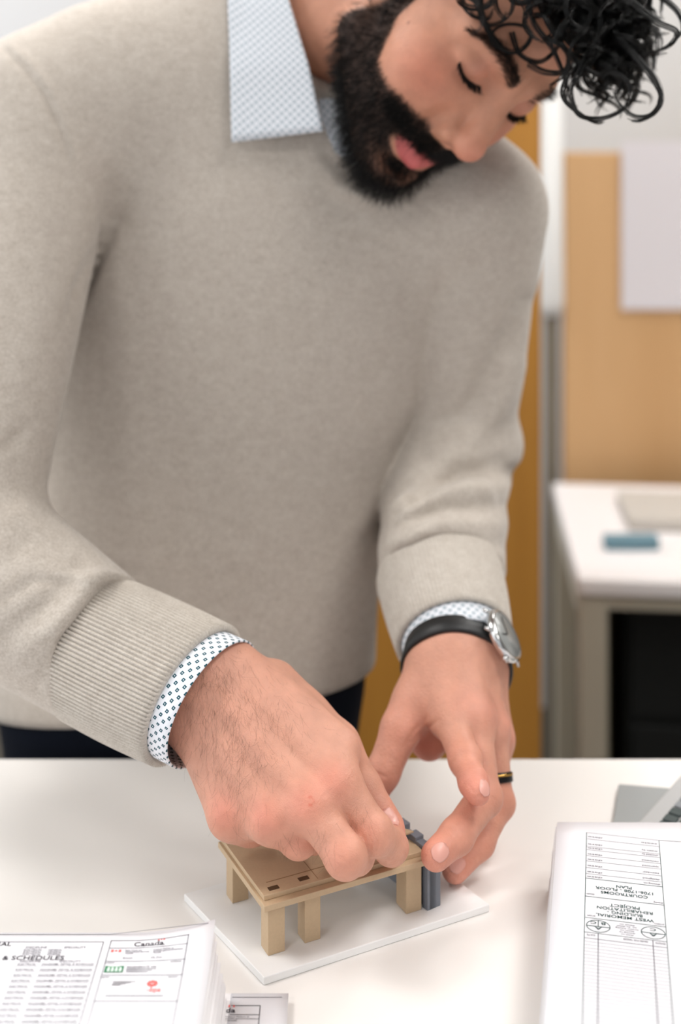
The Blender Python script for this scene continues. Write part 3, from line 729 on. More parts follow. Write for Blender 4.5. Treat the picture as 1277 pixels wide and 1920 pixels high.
# single curls that hang clear of the mass over the forehead: (px, py, Y) loops
def hero(pts, ns=24, spread=.0030, taper=.6):
    pts = np.array(pts, float)
    for q in pts:
        h_ = hit(g_head, q[0], q[1], .85, 1.3)
        if h_ is not None: q[2] = min(q[2], h_[1]-.006)
    tt = np.linspace(0, 1, 60)
    # Catmull-Rom through the points
    out = []
    for t in tt:
        x = t*(len(pts)-1); i = min(int(x), len(pts)-2); f = x-i
        p0, p1, p2, p3 = pts[max(i-1,0)], pts[i], pts[i+1], pts[min(i+2,len(pts)-1)]
        out.append(.5*((2*p1)+(-p0+p2)*f+(2*p0-5*p1+4*p2-p3)*f*f+(-p0+3*p1-3*p2+p3)*f**3))
    core = np.array([P(*q) for q in out]); return strands_about(core, ns, spread, taper)
for h in ([(1060,-20,1.03),(1085,20,1.01),(1110,70,1.005),(1090,130,1.00),(1070,170,1.005),(1085,215,1.0),(1130,222,.995),(1172,200,.99),(1180,160,.99),(1150,135,.995),(1125,150,1.0)],
          [(1150,60,1.02),(1190,105,1.01),(1225,150,1.0),(1240,185,.995),(1222,215,.99),(1190,218,.99),(1160,195,.995),(1150,170,1.0)],
          [(1160,80,1.02),(1215,130,1.01),(1238,170,1.0),(1232,205,.99),(1200,226,.99),(1172,222,.99)],
          [(890,-10,1.05),(905,30,1.045),(920,62,1.04),(945,92,1.035),(975,94,1.03),(995,70,1.03),(985,50,1.035),(950,45,1.04),(925,58,1.042),(922,80,1.042),(945,95,1.04)],
          [(960,60,1.03),(975,100,1.03),(1010,115,1.03),(1040,95,1.03),(1055,65,1.03),(1040,40,1.03)],
          [(990,120,1.03),(1020,135,1.025),(1055,135,1.02),(1065,110,1.02),(1050,80,1.02)],
          [(870,-20,1.05),(868,5,1.05),(885,28,1.05),(915,35,1.05),(925,15,1.05)],
          [(900,-30,1.06),(902,20,1.05),(910,45,1.045),(940,40,1.04),(950,20,1.04)],
          [(1010,0,1.02),(1030,50,1.01),(1075,110,1.005),(1120,140,1.0),(1140,130,1.0)],
          [(985,-20,1.03),(1000,40,1.02),(1035,90,1.01),(1060,150,1.01),(1062,190,1.01),(1085,200,1.01)],
          [(1090,100,1.01),(1062,150,1.005),(1058,185,1.003),(1090,215,1.0),(1120,230,1.0),(1135,225,1.0)],
          [(1180,0,1.01),(1230,40,1.0),(1268,60,.99),(1255,85,.99),(1215,100,.99),(1195,95,1.0)],
          [(1220,-20,1.0),(1268,20,.99),(1280,55,.985),(1262,78,.985)]):
    HSX += hero(h)
hair('hair', HSX, .00026, .00010, M['hair'], person)
# ---------------------------------------------------------------- watch and ring
def ringband(c, t, u, v, ru, rv, w, th, n=72, a0=0, a1=2*math.pi):
    V = []; F = []; full = abs(a1-a0-2*math.pi) < 1e-6; m = n if full else n+1
    for i in range(m):
        a = a0+(a1-a0)*i/n
        for (s, r) in ((-w/2, 0), (-w/2*.85, th), (w/2*.85, th), (w/2, 0)):
            V.append(c+t*s+u*(ru+r)*math.cos(a)+v*(rv+r)*math.sin(a))
    for i in range(n):
        k = (i+1)%m
        for j in range(4): F.append((i*4+j, i*4+(j+1)%4, k*4+(j+1)%4, k*4+j))
    return V, F
wt = unit(LW-L_EL); wc = P(858,1236,1.044)
wn = A3(.74,-.58,.34); wn = unit(wn-wt*(wn@wt)); wb = np.cross(wt, wn)
watch = empty('wristwatch', wc); tag(watch, 'steel wristwatch with black leather strap on the wrist nearer the post', 'watch')
# strap follows the skin of the wrist
V = []; F = []; n = 96
for i in range(n):
    a = 2*math.pi*i/n; d = wn*math.cos(a)+wb*math.sin(a)
    for s in (-1, -.8, .8, 1):
        o = wc+wt*s*.0095; lo, hi = 0, .07
        for _ in range(16):
            m = (lo+hi)/2
            if body((o+d*m)[None])[0] < 0: lo = m
            else: hi = m
        V.append(o+d*(hi+.0008)+d*(.0022 if abs(s) < .9 else 0.0))
for i in range(n):
    k = (i+1)%n
    for j in range(4): F.append((i*4+j, i*4+(j+1)%4, k*4+(j+1)%4, k*4+j))
obj('strap', mesh_np(V, F), M['strap'], watch)
lo, hi = 0, .07
for _ in range(16):
    m = (lo+hi)/2
    if body((wc+wn*m)[None])[0] < 0: lo = m
    else: hi = m
wf = wc+wn*(hi+.001)
def disc(name, c, nrm, prof, mat, par, n=48):
    nrm, u, v = frame_of(nrm); V = []; F = []
    for r, h in prof: V += [c+nrm*h+r*(u*math.cos(2*math.pi*k/n)+v*math.sin(2*math.pi*k/n)) for k in range(n)]
    for i in range(len(prof)-1):
        for k in range(n): F.append((i*n+k, i*n+(k+1)%n, (i+1)*n+(k+1)%n, (i+1)*n+k))
    F += [tuple(range(n-1,-1,-1)), tuple((len(prof)-1)*n+k for k in range(n))]
    o = obj(name, mesh_np(V, F), mat, par); return o
case = disc('case', wf, wn, [(.018,.0),(.0212,.0015),(.0218,.005),(.0205,.0078),(.0195,.0082),(.0186,.0074)], M['steel'], watch)
disc('dial', wf, wn, [(.0184,.0072),(.0184,.0076)], M['dial'], watch)
for s in (-1, 1):
    for q in (-1, 1): MB().tube([wf+wb*s*.018+wt*q*.0095+wn*.004, wf+wb*s*.0245+wt*q*.0095+wn*.0015], .0014, 8).build('lug', M['steel'], watch, smooth=True)
MB().tube([wf+wt*.0215+wn*.004, wf+wt*.0252+wn*.004], .0024, 14).build('crown', M['steel'], watch, smooth=True)
hd = MB(); e1, e2 = unit(wb*.8+wt*.6), unit(wb*.5-wt*.85)
hd.tube([wf+wn*.0080, wf+wn*.0080+e1*.010], .0005, 6); hd.tube([wf+wn*.0081, wf+wn*.0081+e2*.0145], .0004, 6); hd.build('hands', M['black'], watch)
MB().box(wc-wn*.036, (.0022,.017,.017), [wn, wb, wt]).build('buckle', M['steel'], watch, bevel=.0005)
rf = L_fin[2]; rc = rf[0]+(rf[1]-rf[0])*.66; rt_ = unit(rf[1]-rf[0]); _, ru_, rv_ = frame_of(rt_)
ring = empty('finger_ring', rc); tag(ring, 'black and gold band ring on the finger above the model corner', 'ring')
def fit_r(c):
    r = []
    for k in range(24):
        d = ru_*math.cos(k*math.pi/12)+rv_*math.sin(k*math.pi/12); lo, hi = 0, .018
        for _ in range(14):
            m = (lo+hi)/2
            if body((c+d*m)[None])[0] < 0: lo = m
            else: hi = m
        r.append(hi)
    return float(np.percentile(r, 60))
rr_ = fit_r(rc)
V, F = ringband(rc, rt_, ru_, rv_, rr_, rr_, .0075, .0014); obj('band', mesh_np(V, F), M['ringblack'], ring)
V, F = ringband(rc-rt_*.0016, rt_, ru_, rv_, rr_+.0002, rr_+.0002, .0018, .0015); obj('inlay', mesh_np(V, F), M['gold'], ring)
# ---------------------------------------------------------------- work table
tbl = empty('work_table', (0, .75, 0)); tag(tbl, 'white topped work table with the small model and the drawings on it', 'table')
MB().box((.1,.745,TZ-.014),(2.6,.804,.028)).build('tabletop', M['table'], tbl, bevel=.002)
for x in (-1.1, 1.3):
    for y in (.42, 1.06): MB().box((x,y,(TZ-.028)/2),(.05,.05,TZ-.028)).build('leg', M['tablemetal'], tbl, bevel=.003)
fr = MB()
for y in (.42, 1.06): fr.box((.1,y,TZ-.048),(2.35,.03,.04))
for x in (-1.1, 1.3): fr.box((x,.74,TZ-.048),(.03,.61,.04))
fr.build('frame', M['tablemetal'], tbl)
# ---------------------------------------------------------------- model on its foam board
BT = .0055; zb = TZ+BT
A = PZ(495,1840,TZ+.003); B = PZ(918,1702,TZ+.003); Cc = PZ(345,1682,TZ+.003); D = B+Cc-A
MB().prism([A[:2],B[:2],D[:2],Cc[:2]], TZ+.0002, zb).build('foam_board', M['foam'], None, bevel=.0006)
tag(bpy.data.objects['foam_board'], 'thin white foam board under the tan table-like model', 'board')
mdl = empty('building_model', ((A+B)/2)); mdl.location.z = zb; tag(mdl, 'tan model floor slab on square legs under both hands', 'model')
F0 = PZ(508,1793,zb); F1 = PZ(790,1706,zb)
ex = unit(A3(F1[0]-F0[0], F1[1]-F0[1], 0)); ey = A3(-ex[1], ex[0], 0)
def mp(u, v, z=0): return F0+ex*u+ey*v+A3(0,0,z)
U1 = float((F1-F0)@ex)
L0 = PZ(385,1575,zb+.0415); Lv = float((L0-F0)@ey); Lu = float((L0-F0)@ex)
print('model dims', U1, Lu, Lv)
PH = .0325
def post(u, v, w=.0125, d=.0125): return MB().box(mp(u,v,PH/2), (w,d,PH), [ex,ey,A3(0,0,1)]).build('leg', M['tan'], mdl, bevel=.0005)
post(.0045,.0070); post(.0320,.0080,.0120,.0120); post(U1-.0060,.0075,.0125,.0150); post(.0045,Lv-.010)
ax3 = [ex,ey,A3(0,0,1)]
def slabpoly(poly, z0, z1):
    m = MB(); m.prism([mp(u,v)[:2] for u, v in poly], zb+z0, zb+z1); return m
low = [(-.006,-.003),(U1+.004,-.003),(U1+.004,.022),(U1-.012,.022),(U1-.012,Lv*.80),(.030,Lv*.80),(.030,Lv+.002),(-.006,Lv+.002)]
slabpoly(low, PH, PH+.0042).build('lower_slab', M['tan'], mdl, bevel=.0004)
hi = [(-.004,.0026),(U1+.003,.0026),(U1+.003,.021),(U1-.013,.021),(U1-.013,Lv*.79),(.029,Lv*.79),(.029,Lv+.001),(-.004,Lv+.001)]
DK = PH+.0076
slabpoly(hi, PH+.0042, DK).build('deck', M['tan'], mdl, bevel=.0004)
gr = MB()
gr.box(mp(U1*.32,Lv*.42,DK+.00005), (.0004,Lv*.72,.0002), ax3); gr.box(mp(U1*.62,Lv*.42,DK+.00005), (.0004,Lv*.72,.0002), ax3); gr.box(mp(U1*.46,.0165,DK+.00005), (U1*.86,.0006,.0002), ax3)
gr.build('seam', M['tan_seam'], mdl)
for u, v in ((.0055,.0085),(.0285,.0095),(.004,Lv-.009),(U1-.012,.013)):
    # flat dark plate on the deck; a pocket's shade put into its colour
    t = MB(); 
    t.box(mp(u,v,DK+.0001),(.0075,.0042,.0003), ax3); t.build('slot_shade', M['slot_shade'], mdl)
# grey wall piece standing behind the corner post
W0 = PZ(812,1704,zb); wdir = unit(D-B); wperp = unit(A3(-wdir[1], wdir[0], 0)); 
if wperp[0] > 0: wperp = -wperp
wl = empty('model_wall', W0); tag(wl, 'grey stepped model wall standing behind the tan slab', 'model')
wm = MB(); HWL = .0425
axw = [wdir, wperp, A3(0,0,1)]
wm.box(W0+wdir*.055+A3(0,0,HWL/2), (.110,.0065,HWL), axw)
wm.build('panel', M['grey'], wl, bevel=.0004)
MB().box(W0+wdir*.003-wperp*.001+A3(0,0,HWL*.45), (.006,.012,HWL*.9), axw).build('end_post', M['grey'], wl, bevel=.0004)
for k, (s, h) in enumerate(((.020,.003),(.036,.0045),(.052,.003),(.066,.007),(.082,.004),(.098,.006))):
    MB().box(W0+wdir*s+A3(0,0,HWL+h/2-.0005), (.009,.0075,h), axw).build('merlon', M['grey'], wl, bevel=.0004)
for s in (.030,.055,.080):
    MB().box(W0+wdir*s+wperp*.0036+A3(0,0,.022), (.010,.0012,.016), axw).build('window_shade_plate', M['key'], wl)  # raised dark plates; the shade of window recesses is put into their colour
# small tan plate being set in place
pc = PZ(776,1558,zb+DK+.006); pe1 = unit(A3(-.80,.45,0)); pe2 = unit(A3(-.55,-.30,0))
pl = MB(); pl.prism([pc[:2],(pc+pe1*.028)[:2],(pc+pe1*.028+pe2*.030)[:2],(pc+pe2*.030)[:2]], pc[2]-.0016, pc[2]); pl.build('model_plate', M['tan'], None, bevel=.0003)
tag(bpy.data.objects['model_plate'], 'small thin tan plate pinched in the fingertips above the slab', 'model piece')
# ---------------------------------------------------------------- lettering
_tc = {}
def text_geo(s):
    if s not in _tc:
        cu = bpy.data.curves.new('t', 'FONT'); cu.body = s; cu.resolution_u = 3; cu.offset = .010; o = bpy.data.objects.new('t', cu); COL.objects.link(o)
        bpy.context.view_layer.update(); me = bpy.data.meshes.new_from_object(o.evaluated_get(bpy.context.evaluated_depsgraph_get()))
        V = np.array([v.co[:] for v in me.vertices]) if len(me.vertices) else np.zeros((0,3)); F = [tuple(p.vertices) for p in me.polygons]
        bpy.data.objects.remove(o); bpy.data.curves.remove(cu); bpy.data.meshes.remove(me); _tc[s] = (V, F)
    return _tc[s]
class Sheet:
    """flat lettering and rules on a sheet; (s, t) metres along ex and ey from the origin"""
    def __init__(s, o, ex, ey, zf): s.o, s.ex, s.ey, s.zf, s.m = o, ex, ey, zf, {}
    def pt(s, a, b, lift=.00025):
        p = s.o+s.ex*a+s.ey*b; return A3(p[0], p[1], s.zf(p[0], p[1])+lift)
    def st(s, px, py, z): q = PZ(px, py, z)-s.o; return float(q@s.ex), float(q@s.ey)
    def mb(s, k): return s.m.setdefault(k, MB())
    def text(s, k, txt, a, b, w=None, h=None, rot=False, anchor='l', bold=1.0):
        V, F = text_geo(txt)
        if not len(V): return
        x0, x1 = V[:,0].min(), V[:,0].max(); sx = w/(x1-x0) if w else h*1.35; sy = h*1.4*.6 if h else sx
        X = (V[:,0]-x0)*sx; Wd = (x1-x0)*sx; Y = V[:,1]*sy
        if anchor == 'c': X = X-Wd/2
        if anchor == 'r': X = X-Wd
        if rot: X, Y = -X, -Y
        s.mb(k).add([s.pt(a+x, b+y, .0003) for x, y in zip(X, Y)], F)
    def line(s, k, a0, b0, a1, b1, w=.0004, n=8):
        d = np.array([a1-a0, b1-b0]); d = d/np.linalg.norm(d); q = np.array([-d[1], d[0]])*w/2; V = []
        for i in range(n+1):
            c = np.array([a0, b0])+(np.array([a1-a0, b1-b0]))*i/n; V += [s.pt(*(c+q)), s.pt(*(c-q))]
        s.mb(k).add(V, [(2*i, 2*i+1, 2*i+3, 2*i+2) for i in range(n)])
    def poly(s, k, pts, lift=.00025): s.mb(k).add([s.pt(a, b, lift) for a, b in pts], [tuple(range(len(pts)))])
    def ring(s, k, a, b, r, w, n=40, rb=None):
        rb = rb or r; V = []
        for i in range(n):
            c, d = math.cos(2*math.pi*i/n), math.sin(2*math.pi*i/n); V += [s.pt(a+(r+w/2)*c, b+(rb+w/2)*d), s.pt(a+(r-w/2)*c, b+(rb-w/2)*d)]
        s.mb(k).add(V, [(2*i, 2*i+1, (2*i+3)%(2*n), (2*i+2)%(2*n)) for i in range(n)])
    def build(s, par, names):
        for k, m in s.m.items(): m.build(names.get(k, {'sym1':'detail_symbol','sym2':'detail_symbol','wordmark':'wordmark','title':'heading_lettering','border':'ruled_border'}.get(k,'lettering')), M[{'sym1':'inkgreen','sym2':'inkgreen','wordmark':'ink','title':'ink','border':'ink','redgear':'red','redword':'red','redsmall':'red'}.get(k, k)], par)
def grid_sheet(x0, x1, y0, y1, zf, n=28, thick=.0006, mapf=None):
    V = []; F = []; m = n+1
    for q in (0, 1):
        for i in range(m):
            for j in range(m):
                x, y = x0+(x1-x0)*j/n, y0+(y1-y0)*i/n
                if mapf: x, y = mapf(x, y)
                V.append((x, y, zf(x, y)-q*thick))
    for i in range(n):
        for j in range(n):
            a = (i*m+j, i*m+j+1, (i+1)*m+j+1, (i+1)*m+j); F += [a, tuple(m*m+k for k in reversed(a))]
    rim = [j for j in range(m)]+[i*m+n for i in range(1, m)]+[n*m+j for j in range(n-1, -1, -1)]+[i*m for i in range(n-1, 0, -1)]
    for a, b in zip(rim, rim[1:]+rim[:1]): F.append((b, a, a+m*m, b+m*m))
    return mesh_np(V, F)
# ---- drawing set at the left
LZ = TZ+.050
ls = empty('drawing_set', (-.3,.65,TZ)); tag(ls, 'thick stack of printed drawings with a red flag emblem, corner curled up', 'drawings', 'sets of drawings on the white table')
xr, yb, yf, xl = -.0800, .8165, .44, -.62
def lz(x, y):
    c = max(0, 1-math.hypot(max(0, xr-x), max(0, yb-y))/.055); return LZ+.0085*c*c+.0002
pg = MB(); K = 22; 
for k in range(K):
    z0 = TZ+.0002+(.0494)*k/K; z1 = z0+.0494/K-.0002; e = .0085*(1-k/K)**1.2+RNG.uniform(-.0012,.0012); g = RNG.uniform(-.001,.001)
    pg.box(((xl+xr+e)/2,(yf+yb+g)/2,(z0+z1)/2),(xr+e-xl,yb+g-yf,z1-z0))
pg.build('page_block', M['paperedge'], ls)
obj('top_sheet', grid_sheet(xl, xr, yf, yb, lz, 36), M['paper'], ls)
S = Sheet(A3(xr, yb, 0), A3(1,0,0), A3(0,1,0), lz)
def zp(zx, zy): return S.st(.3367*zx, 1720+.3367*zy, LZ)          # crop coordinates of the left sheet
def zt(k, txt, zx, zy, zx1, h, **kw):
    a, b = zp(zx, zy); a1, _ = zp(zx1, zy); S.text(k, txt, a, b-h*.3, w=a1-a, h=h, **kw)
def zl(k, x0, y0, x1, y1, w=.0004): S.line(k, *zp(x0,y0), *zp(x1,y1), w)
tl = zp(620,133); tr = zp(1055,131); by = tl[1]-.30
for q in (tl[0], tr[0]-.0005): S.line('inklight', q, tl[1], q, by, .0005)
for y in (133,175,248,325,470): b = zp(620,y)[1]; S.line('inklight', tl[0], b, tr[0], b, .0005)
be = zp(577,140); S.line('inklight', be[0], be[1], be[0], by, .0005); S.line('inklight', be[0], be[1], -.6, be[1], .0005)
S.line('inklight', -.004, -.0022, -.5, -.0022, .0005)
zt('ink','GENERAL',-150,152,65,.0060); zt('title','DETAIL & SCHEDULES',-180,229,358,.0066)
for t, x, x1 in (('DISCIPLINE',145,262),('SPECIALITY',358,480)): zt('inklight',t,x,171,x1,.0032)
for y in (185,197,209): zt('inklight','ELECTRICAL',133-(y-185)*.3,y,235-(y-185)*.3,.0030); zt('inklight','GENERAL',270-(y-185)*.3,y,347-(y-185)*.3,.0030)
zt('inklight','DISCIPLINE',112,248,228,.0032); zt('inklight','SPECIALITY',330,248,452,.0032)
e0 = zp(100,262); d0 = zp(235,262); d1 = zp(523,262); ew = zp(203,262)[0]-e0[0]; row = .00505
for k in range(38):
    b = e0[1]-k*row-.0015
    S.text('inklight','ELECTRICAL',e0[0],b,w=ew,h=.0032); S.text('inklight','DIAGRAMS, DETAIL & SCHEDULES',d0[0],b,w=d1[0]-d0[0],h=.0032)
    S.line('inklight',-.45,b-.0009,be[0],b-.0009,.00018)
# the serif word with its small flag
def serif(k, a, b, w, h):
    txt = 'Canada'; V, F = text_geo(txt); S.text(k, txt, a, b, w=w, h=h)
    V = np.asarray(V); x0, x1 = V[:,0].min(), V[:,0].max(); sx = w/(x1-x0)
    for i, c in enumerate(txt):                         # serifs at the foot of each stem
        sub = text_geo(txt[:i+1])[0]; xe = a+(sub[:,0].max()-x0)*sx
        if c in 'nda': S.poly(k, [(xe-.0016,b),(xe+.0007,b),(xe+.0007,b+.0006),(xe-.0016,b+.0006)])
        if c == 'd': S.poly(k, [(xe-.0018,b+h*.62),(xe,b+h*.62),(xe,b+h*.57),(xe-.0018,b+h*.57)])
    fx, fy = a+w*.90, b+h*.66
    S.poly('redsmall', [(fx-.0022,fy),(fx-.0012,fy),(fx-.0012,fy+h*.2),(fx-.0022,fy+h*.2)]); S.poly('redsmall', [(fx+.0012,fy),(fx+.0022,fy),(fx+.0022,fy+h*.2),(fx+.0012,fy+h*.2)]); S.poly('redsmall', [(fx-.0007,fy+.0002),(fx+.0007,fy+.0002),(fx,fy+h*.18)])
a, b = zp(745,166); a1, _ = zp(910,166); serif('wordmark', a, b, a1-a, .0068)
def leaf(S, k, cx, cy, r):
    pts = [(0,1),(.16,.62),(.36,.72),(.30,.25),(.62,.52),(.70,.36),(.98,.40),(.86,.08),(.98,-.02),(.50,-.36),(.56,-.52),(.06,-.46),(.06,-.9)]
    full = pts+[(-x,y) for x, y in reversed(pts)]; S.poly(k, [(cx+x*r, cy+y*r) for x, y in full])
f0, f1 = zp(617,197), zp(677,184); fw, fh = f1[0]-f0[0], f1[1]-f0[1]
S.poly('red', [(f0[0],f0[1]),(f0[0]+fw*.25,f0[1]),(f0[0]+fw*.25,f1[1]),(f0[0],f1[1])]); S.poly('red', [(f1[0]-fw*.25,f0[1]),(f1[0],f0[1]),(f1[0],f1[1]),(f1[0]-fw*.25,f1[1])]); leaf(S, 'red', f0[0]+fw/2, f0[1]+fh/2, fh*.48)
for i, t in enumerate(('Public Works and','Government Services','Canada')): zt('inklight',t,698,188+i*8,(790,832,742)[i],.0026)
for i, t in enumerate(('Travaux Publics et','Services gouvernementaux','Canada')): zt('inklight',t,853,188+i*8,(968,1020,897)[i],.0026)
zt('inklight','Branch',685,230,738,.0030); zt('inklight','DB_Dms',840,230,902,.0030); zt('inklight','architect',585,256,637,.0026); zt('inklight','architecte',950,256,1010,.0026)
g0, g1 = zp(568,311), zp(692,274); gx = g1[0]
S.poly('green', [(g0[0]+.001,g0[1]),(gx,g0[1]),(gx,g1[1]),(g0[0]+.001,g1[1])])
for i in range(4):
    x = g0[0]+.0026+i*.0024; S.poly('palegreen', [(x,g0[1]+.0005),(x+.0017,g0[1]+.0005),(x+.0017,g0[1]+.0036),(x+.0012,g0[1]+.0046),(x+.0005,g0[1]+.0046),(x,g0[1]+.0036)], .0005)
S.poly('palegreen', [(g0[0]+.0022,g1[1]-.0014),(gx-.0018,g1[1]-.0014),(gx-.0030,g1[1]-.0006),(g0[0]+.0040,g1[1]-.0006)], .0005)
zt('inklight','REGENERATE 344',708,281,870,.0036)
for i in range(3): zl('inklight',702,292+i*8,870-i*25,292+i*8,.0005)
zt('inklight','engineer',558,335,612,.0026); zt('inklight','ingenieur',935,335,992,.0026)
for i in range(4): zl('ink',630-i*3,361+i*7,755-i*28,361+i*7,.0004)
c0 = zp(848,372)
for k in range(8):
    an = 2*math.pi*k/8; S.ring('redgear', c0[0]+.0025*math.cos(an), c0[1]+.0022*math.sin(an), .0006, .0007, 12)
S.ring('redgear', *c0, .0010, .0006, 16); zt('redword','bpa',836,404,896,.0072); zl('redword',815,410,836,410,.0006)
zl('inklight',585,440,910,440,.0007)
S.build(ls, {'ink':'lettering','inklight':'fine_lettering','red':'red_flag','redsmall':'small_flag','redgear':'gear_logo','redword':'logo_lettering','green':'green_logo','palegreen':'green_logo_figure'})
# ---- set under it, at the lower edge
us = empty('drawing_set', (-.1,.7,TZ)); tag(us, 'thin set of drawings under the thick stack, showing half a word', 'drawings', 'sets of drawings on the white table')
ur = PZ(541,1863,TZ+.006); UZ = TZ+.0062
pg = MB()
for k in range(4): pg.box((ur[0]-.045+RNG.uniform(-.0006,.0006)-.01, ur[1]-.13, TZ+.0003+.0015*k+.0006), (.07+.0,.26,.0013))
pg.build('page_block', M['paperedge'], us)
obj('top_sheet', grid_sheet(ur[0]-.037, ur[0], ur[1]-.26, ur[1], lambda x, y: UZ, 4), M['paper'], us)
S2 = Sheet(A3(ur[0],ur[1],0), A3(1,0,0), A3(0,1,0), lambda x, y: UZ)
def z2(px, py): return S2.st(px, py, UZ)
q0 = z2(488,1886); S2.line('border', q0[0], q0[1], -.036, q0[1], .0005); S2.line('border', q0[0], q0[1], q0[0], q0[1]-.2, .0005); q1 = z2(488,1903); S2.line('border', q0[0], q1[1], -.036, q1[1], .0004)
a, b = z2(423,1899); a1, _ = z2(441,1899); S2.text('wordmark','da',a,b,w=a1-a,h=.0070); fx, fy = z2(434,1889)
S2.poly('red', [(fx-.002,fy),(fx-.001,fy),(fx-.001,fy+.002),(fx-.002,fy+.002)]); S2.poly('red', [(fx+.001,fy),(fx+.002,fy),(fx+.002,fy+.002),(fx+.001,fy+.002)])
for i, t in enumerate(('Travaux Publics et','Services gouvernementaux','Canada')): a, b = z2(421,1908+i*3.6); S2.text('ink',t,a,b,w=(.0155,.0215,.0075)[i],h=.0017)
S2.line('inklight', -.004,-.004,-.036,-.004,.0004)
S2.build(us, {'ink':'lettering','inklight':'fine_lettering','red':'red_flag'})
# ---- drawing set at the right, turned towards the man
RZ = TZ+.050
rs = empty('drawing_set', (.24,.75,TZ)); tag(rs, 'thick stack of drawings with upside-down title block and circled letters', 'drawings', 'sets of drawings on the white table')
p00 = PZ(1045,1542,RZ); p01 = PZ(1020,1920,RZ); r2 = unit(A3(*(p00-p01)[:2],0)); r1 = A3(r2[1],-r2[0],0)
def rmap(a, b): q = p00+r1*a+r2*(b+.20*a*(1 if b > -.3 else 0)*max(0, 1+b/.3)); return q[0], q[1]
rz_ = lambda x, y: RZ+.0002
pg = MB()
for k in range(22):
    z0 = TZ+.0002+.0494*k/22; z1 = z0+.0494/22-.0002; e = .0055*(1-k/22)+RNG.uniform(-.0012,.0012); g = RNG.uniform(-.001,.001)
    poly = [(-e,g),(.35,g),(.35,-.42),(-e,-.42)]; pg.prism([rmap(*q) for q in poly], z0, z1)
pg.build('page_block', M['paperedge'], rs)
obj('top_sheet', grid_sheet(0,.35,-.42,0, rz_, 24, mapf=rmap), M['paper'], rs)
S3 = Sheet(A3(p00[0],p00[1],0), r1, r2, rz_)
def z3(zx, zy): return S3.st(1000+.25*zx, 1440+.25*zy, RZ)
cl = z3(400,490)[0]; cr = z3(940,515)[0]; ct = z3(400,488)[1]
S3.line('inkgreen', cl, ct, cl, -.40, .0004); S3.line('inkgreen', cr, ct, cr, -.40, .0004)
rows = [488,535,590,615,660,700,750,795,830,965,1125,1235]
for i, y in enumerate(rows): b = z3(400,y)[1]; S3.line('inkgreen' if y > 820 else 'inklight', cl, b, cr, b, .0004 if y > 820 else .0003)
mid = (cl+cr)/2
def t3(k, txt, zx, zy, w, h): a, b = z3(zx, zy); S3.text(k, txt, a, b+h*.5, w=w, h=h, rot=True, anchor='c')
W_ = (cr-cl)
for txt, y, w, h in (('PLAN',900,.20,.0050),('1706-1708 - FLOOR',925,.74,.0050),('COURTROOMS',955,.60,.0050),('PROJECT',1045,.38,.0050),('REHABILITATION',1072,.70,.0050),('BUILDING -',1100,.44,.0050),('WEST MEMORIAL',1128,.72,.0050)):
    b = z3(690,y)[1]; S3.text('inkgreen', txt, mid, b+h*.27, w=W_*w, h=h, rot=True, anchor='c')
def fine(txt, fx, y, w): b = z3(400,y)[1]; S3.text('inklight', txt, cl+W_*fx, b+.002, w=W_*w, h=.0028, rot=True, anchor='c')
fine('drawing',.93,960,.12); fine('dessin',.07,955,.10); fine('project',.92,1120,.12); fine('projet',.08,1118,.10)
for y, a, b_ in ((525,'scale','date'),(580,'drawn by','date'),(610,'checked by','date'),(655,'reviewed','date'),(695,'approved','date'),(742,'tender','date'),(788,'designed','date'),(824,'drawing no.','date')): fine(a,.86,y,.22); fine(b_,.12,y,.20)
bl_ = z3(400,1180)[1]
for fx, three in ((.17,True),(.84,False)):
    sk = 'sym1' if three else 'sym2'; a = cl+W_*fx; rr = W_*.145; S3.ring(sk, a, bl_, rr, .0005, rb=.0062); S3.line(sk, a-rr, bl_-.0004, a+rr, bl_-.0004, .0006)
    S3.text(sk,'A',a,bl_-.0010,h=.0048,rot=True,anchor='c')
    if three: S3.line(sk,a,bl_,a,bl_+.0062,.0005); S3.text(sk,'B',a+rr*.42,bl_+.0044,h=.0044,rot=True,anchor='c'); S3.text(sk,'C',a-rr*.42,bl_+.0044,h=.0044,rot=True,anchor='c')
    else: S3.text(sk,'C',a,bl_+.0044,h=.0044,rot=True,anchor='c')
for i in range(6): b = bl_+.0055-i*.0021; S3.text('inklight',('detail no.','no. du detail','location drawing','dessin no.','drawing no.','sheet no.')[i],cl+W_*.52,b,w=W_*(.2,.24,.28,.18,.2,.16)[i],h=.0022,rot=True,anchor='c')
bb = z3(400,1235)[1]; S3.line('inklight', cl, bb-.006, cr, bb-.006, .0004)
for fx in (.17,.83): S3.line('inklight', cl+W_*fx, bb, cl+W_*fx, bb-.12, .0005)
for k in range(34): S3.line('inklight', cl, bb-.0095-k*.0033, cr, bb-.0095-k*.0033, .00022)
fine('REVISIONS',.92,1262,.12); fine('ISSUED FOR TENDER',.62,1262,.30); fine('DATE',.08,1262,.10)
S3.line('inklight', cr, ct, .30, ct+.02, .0004)
S3.build(rs, {'inkgreen':'lettering','inklight':'fine_lettering'})
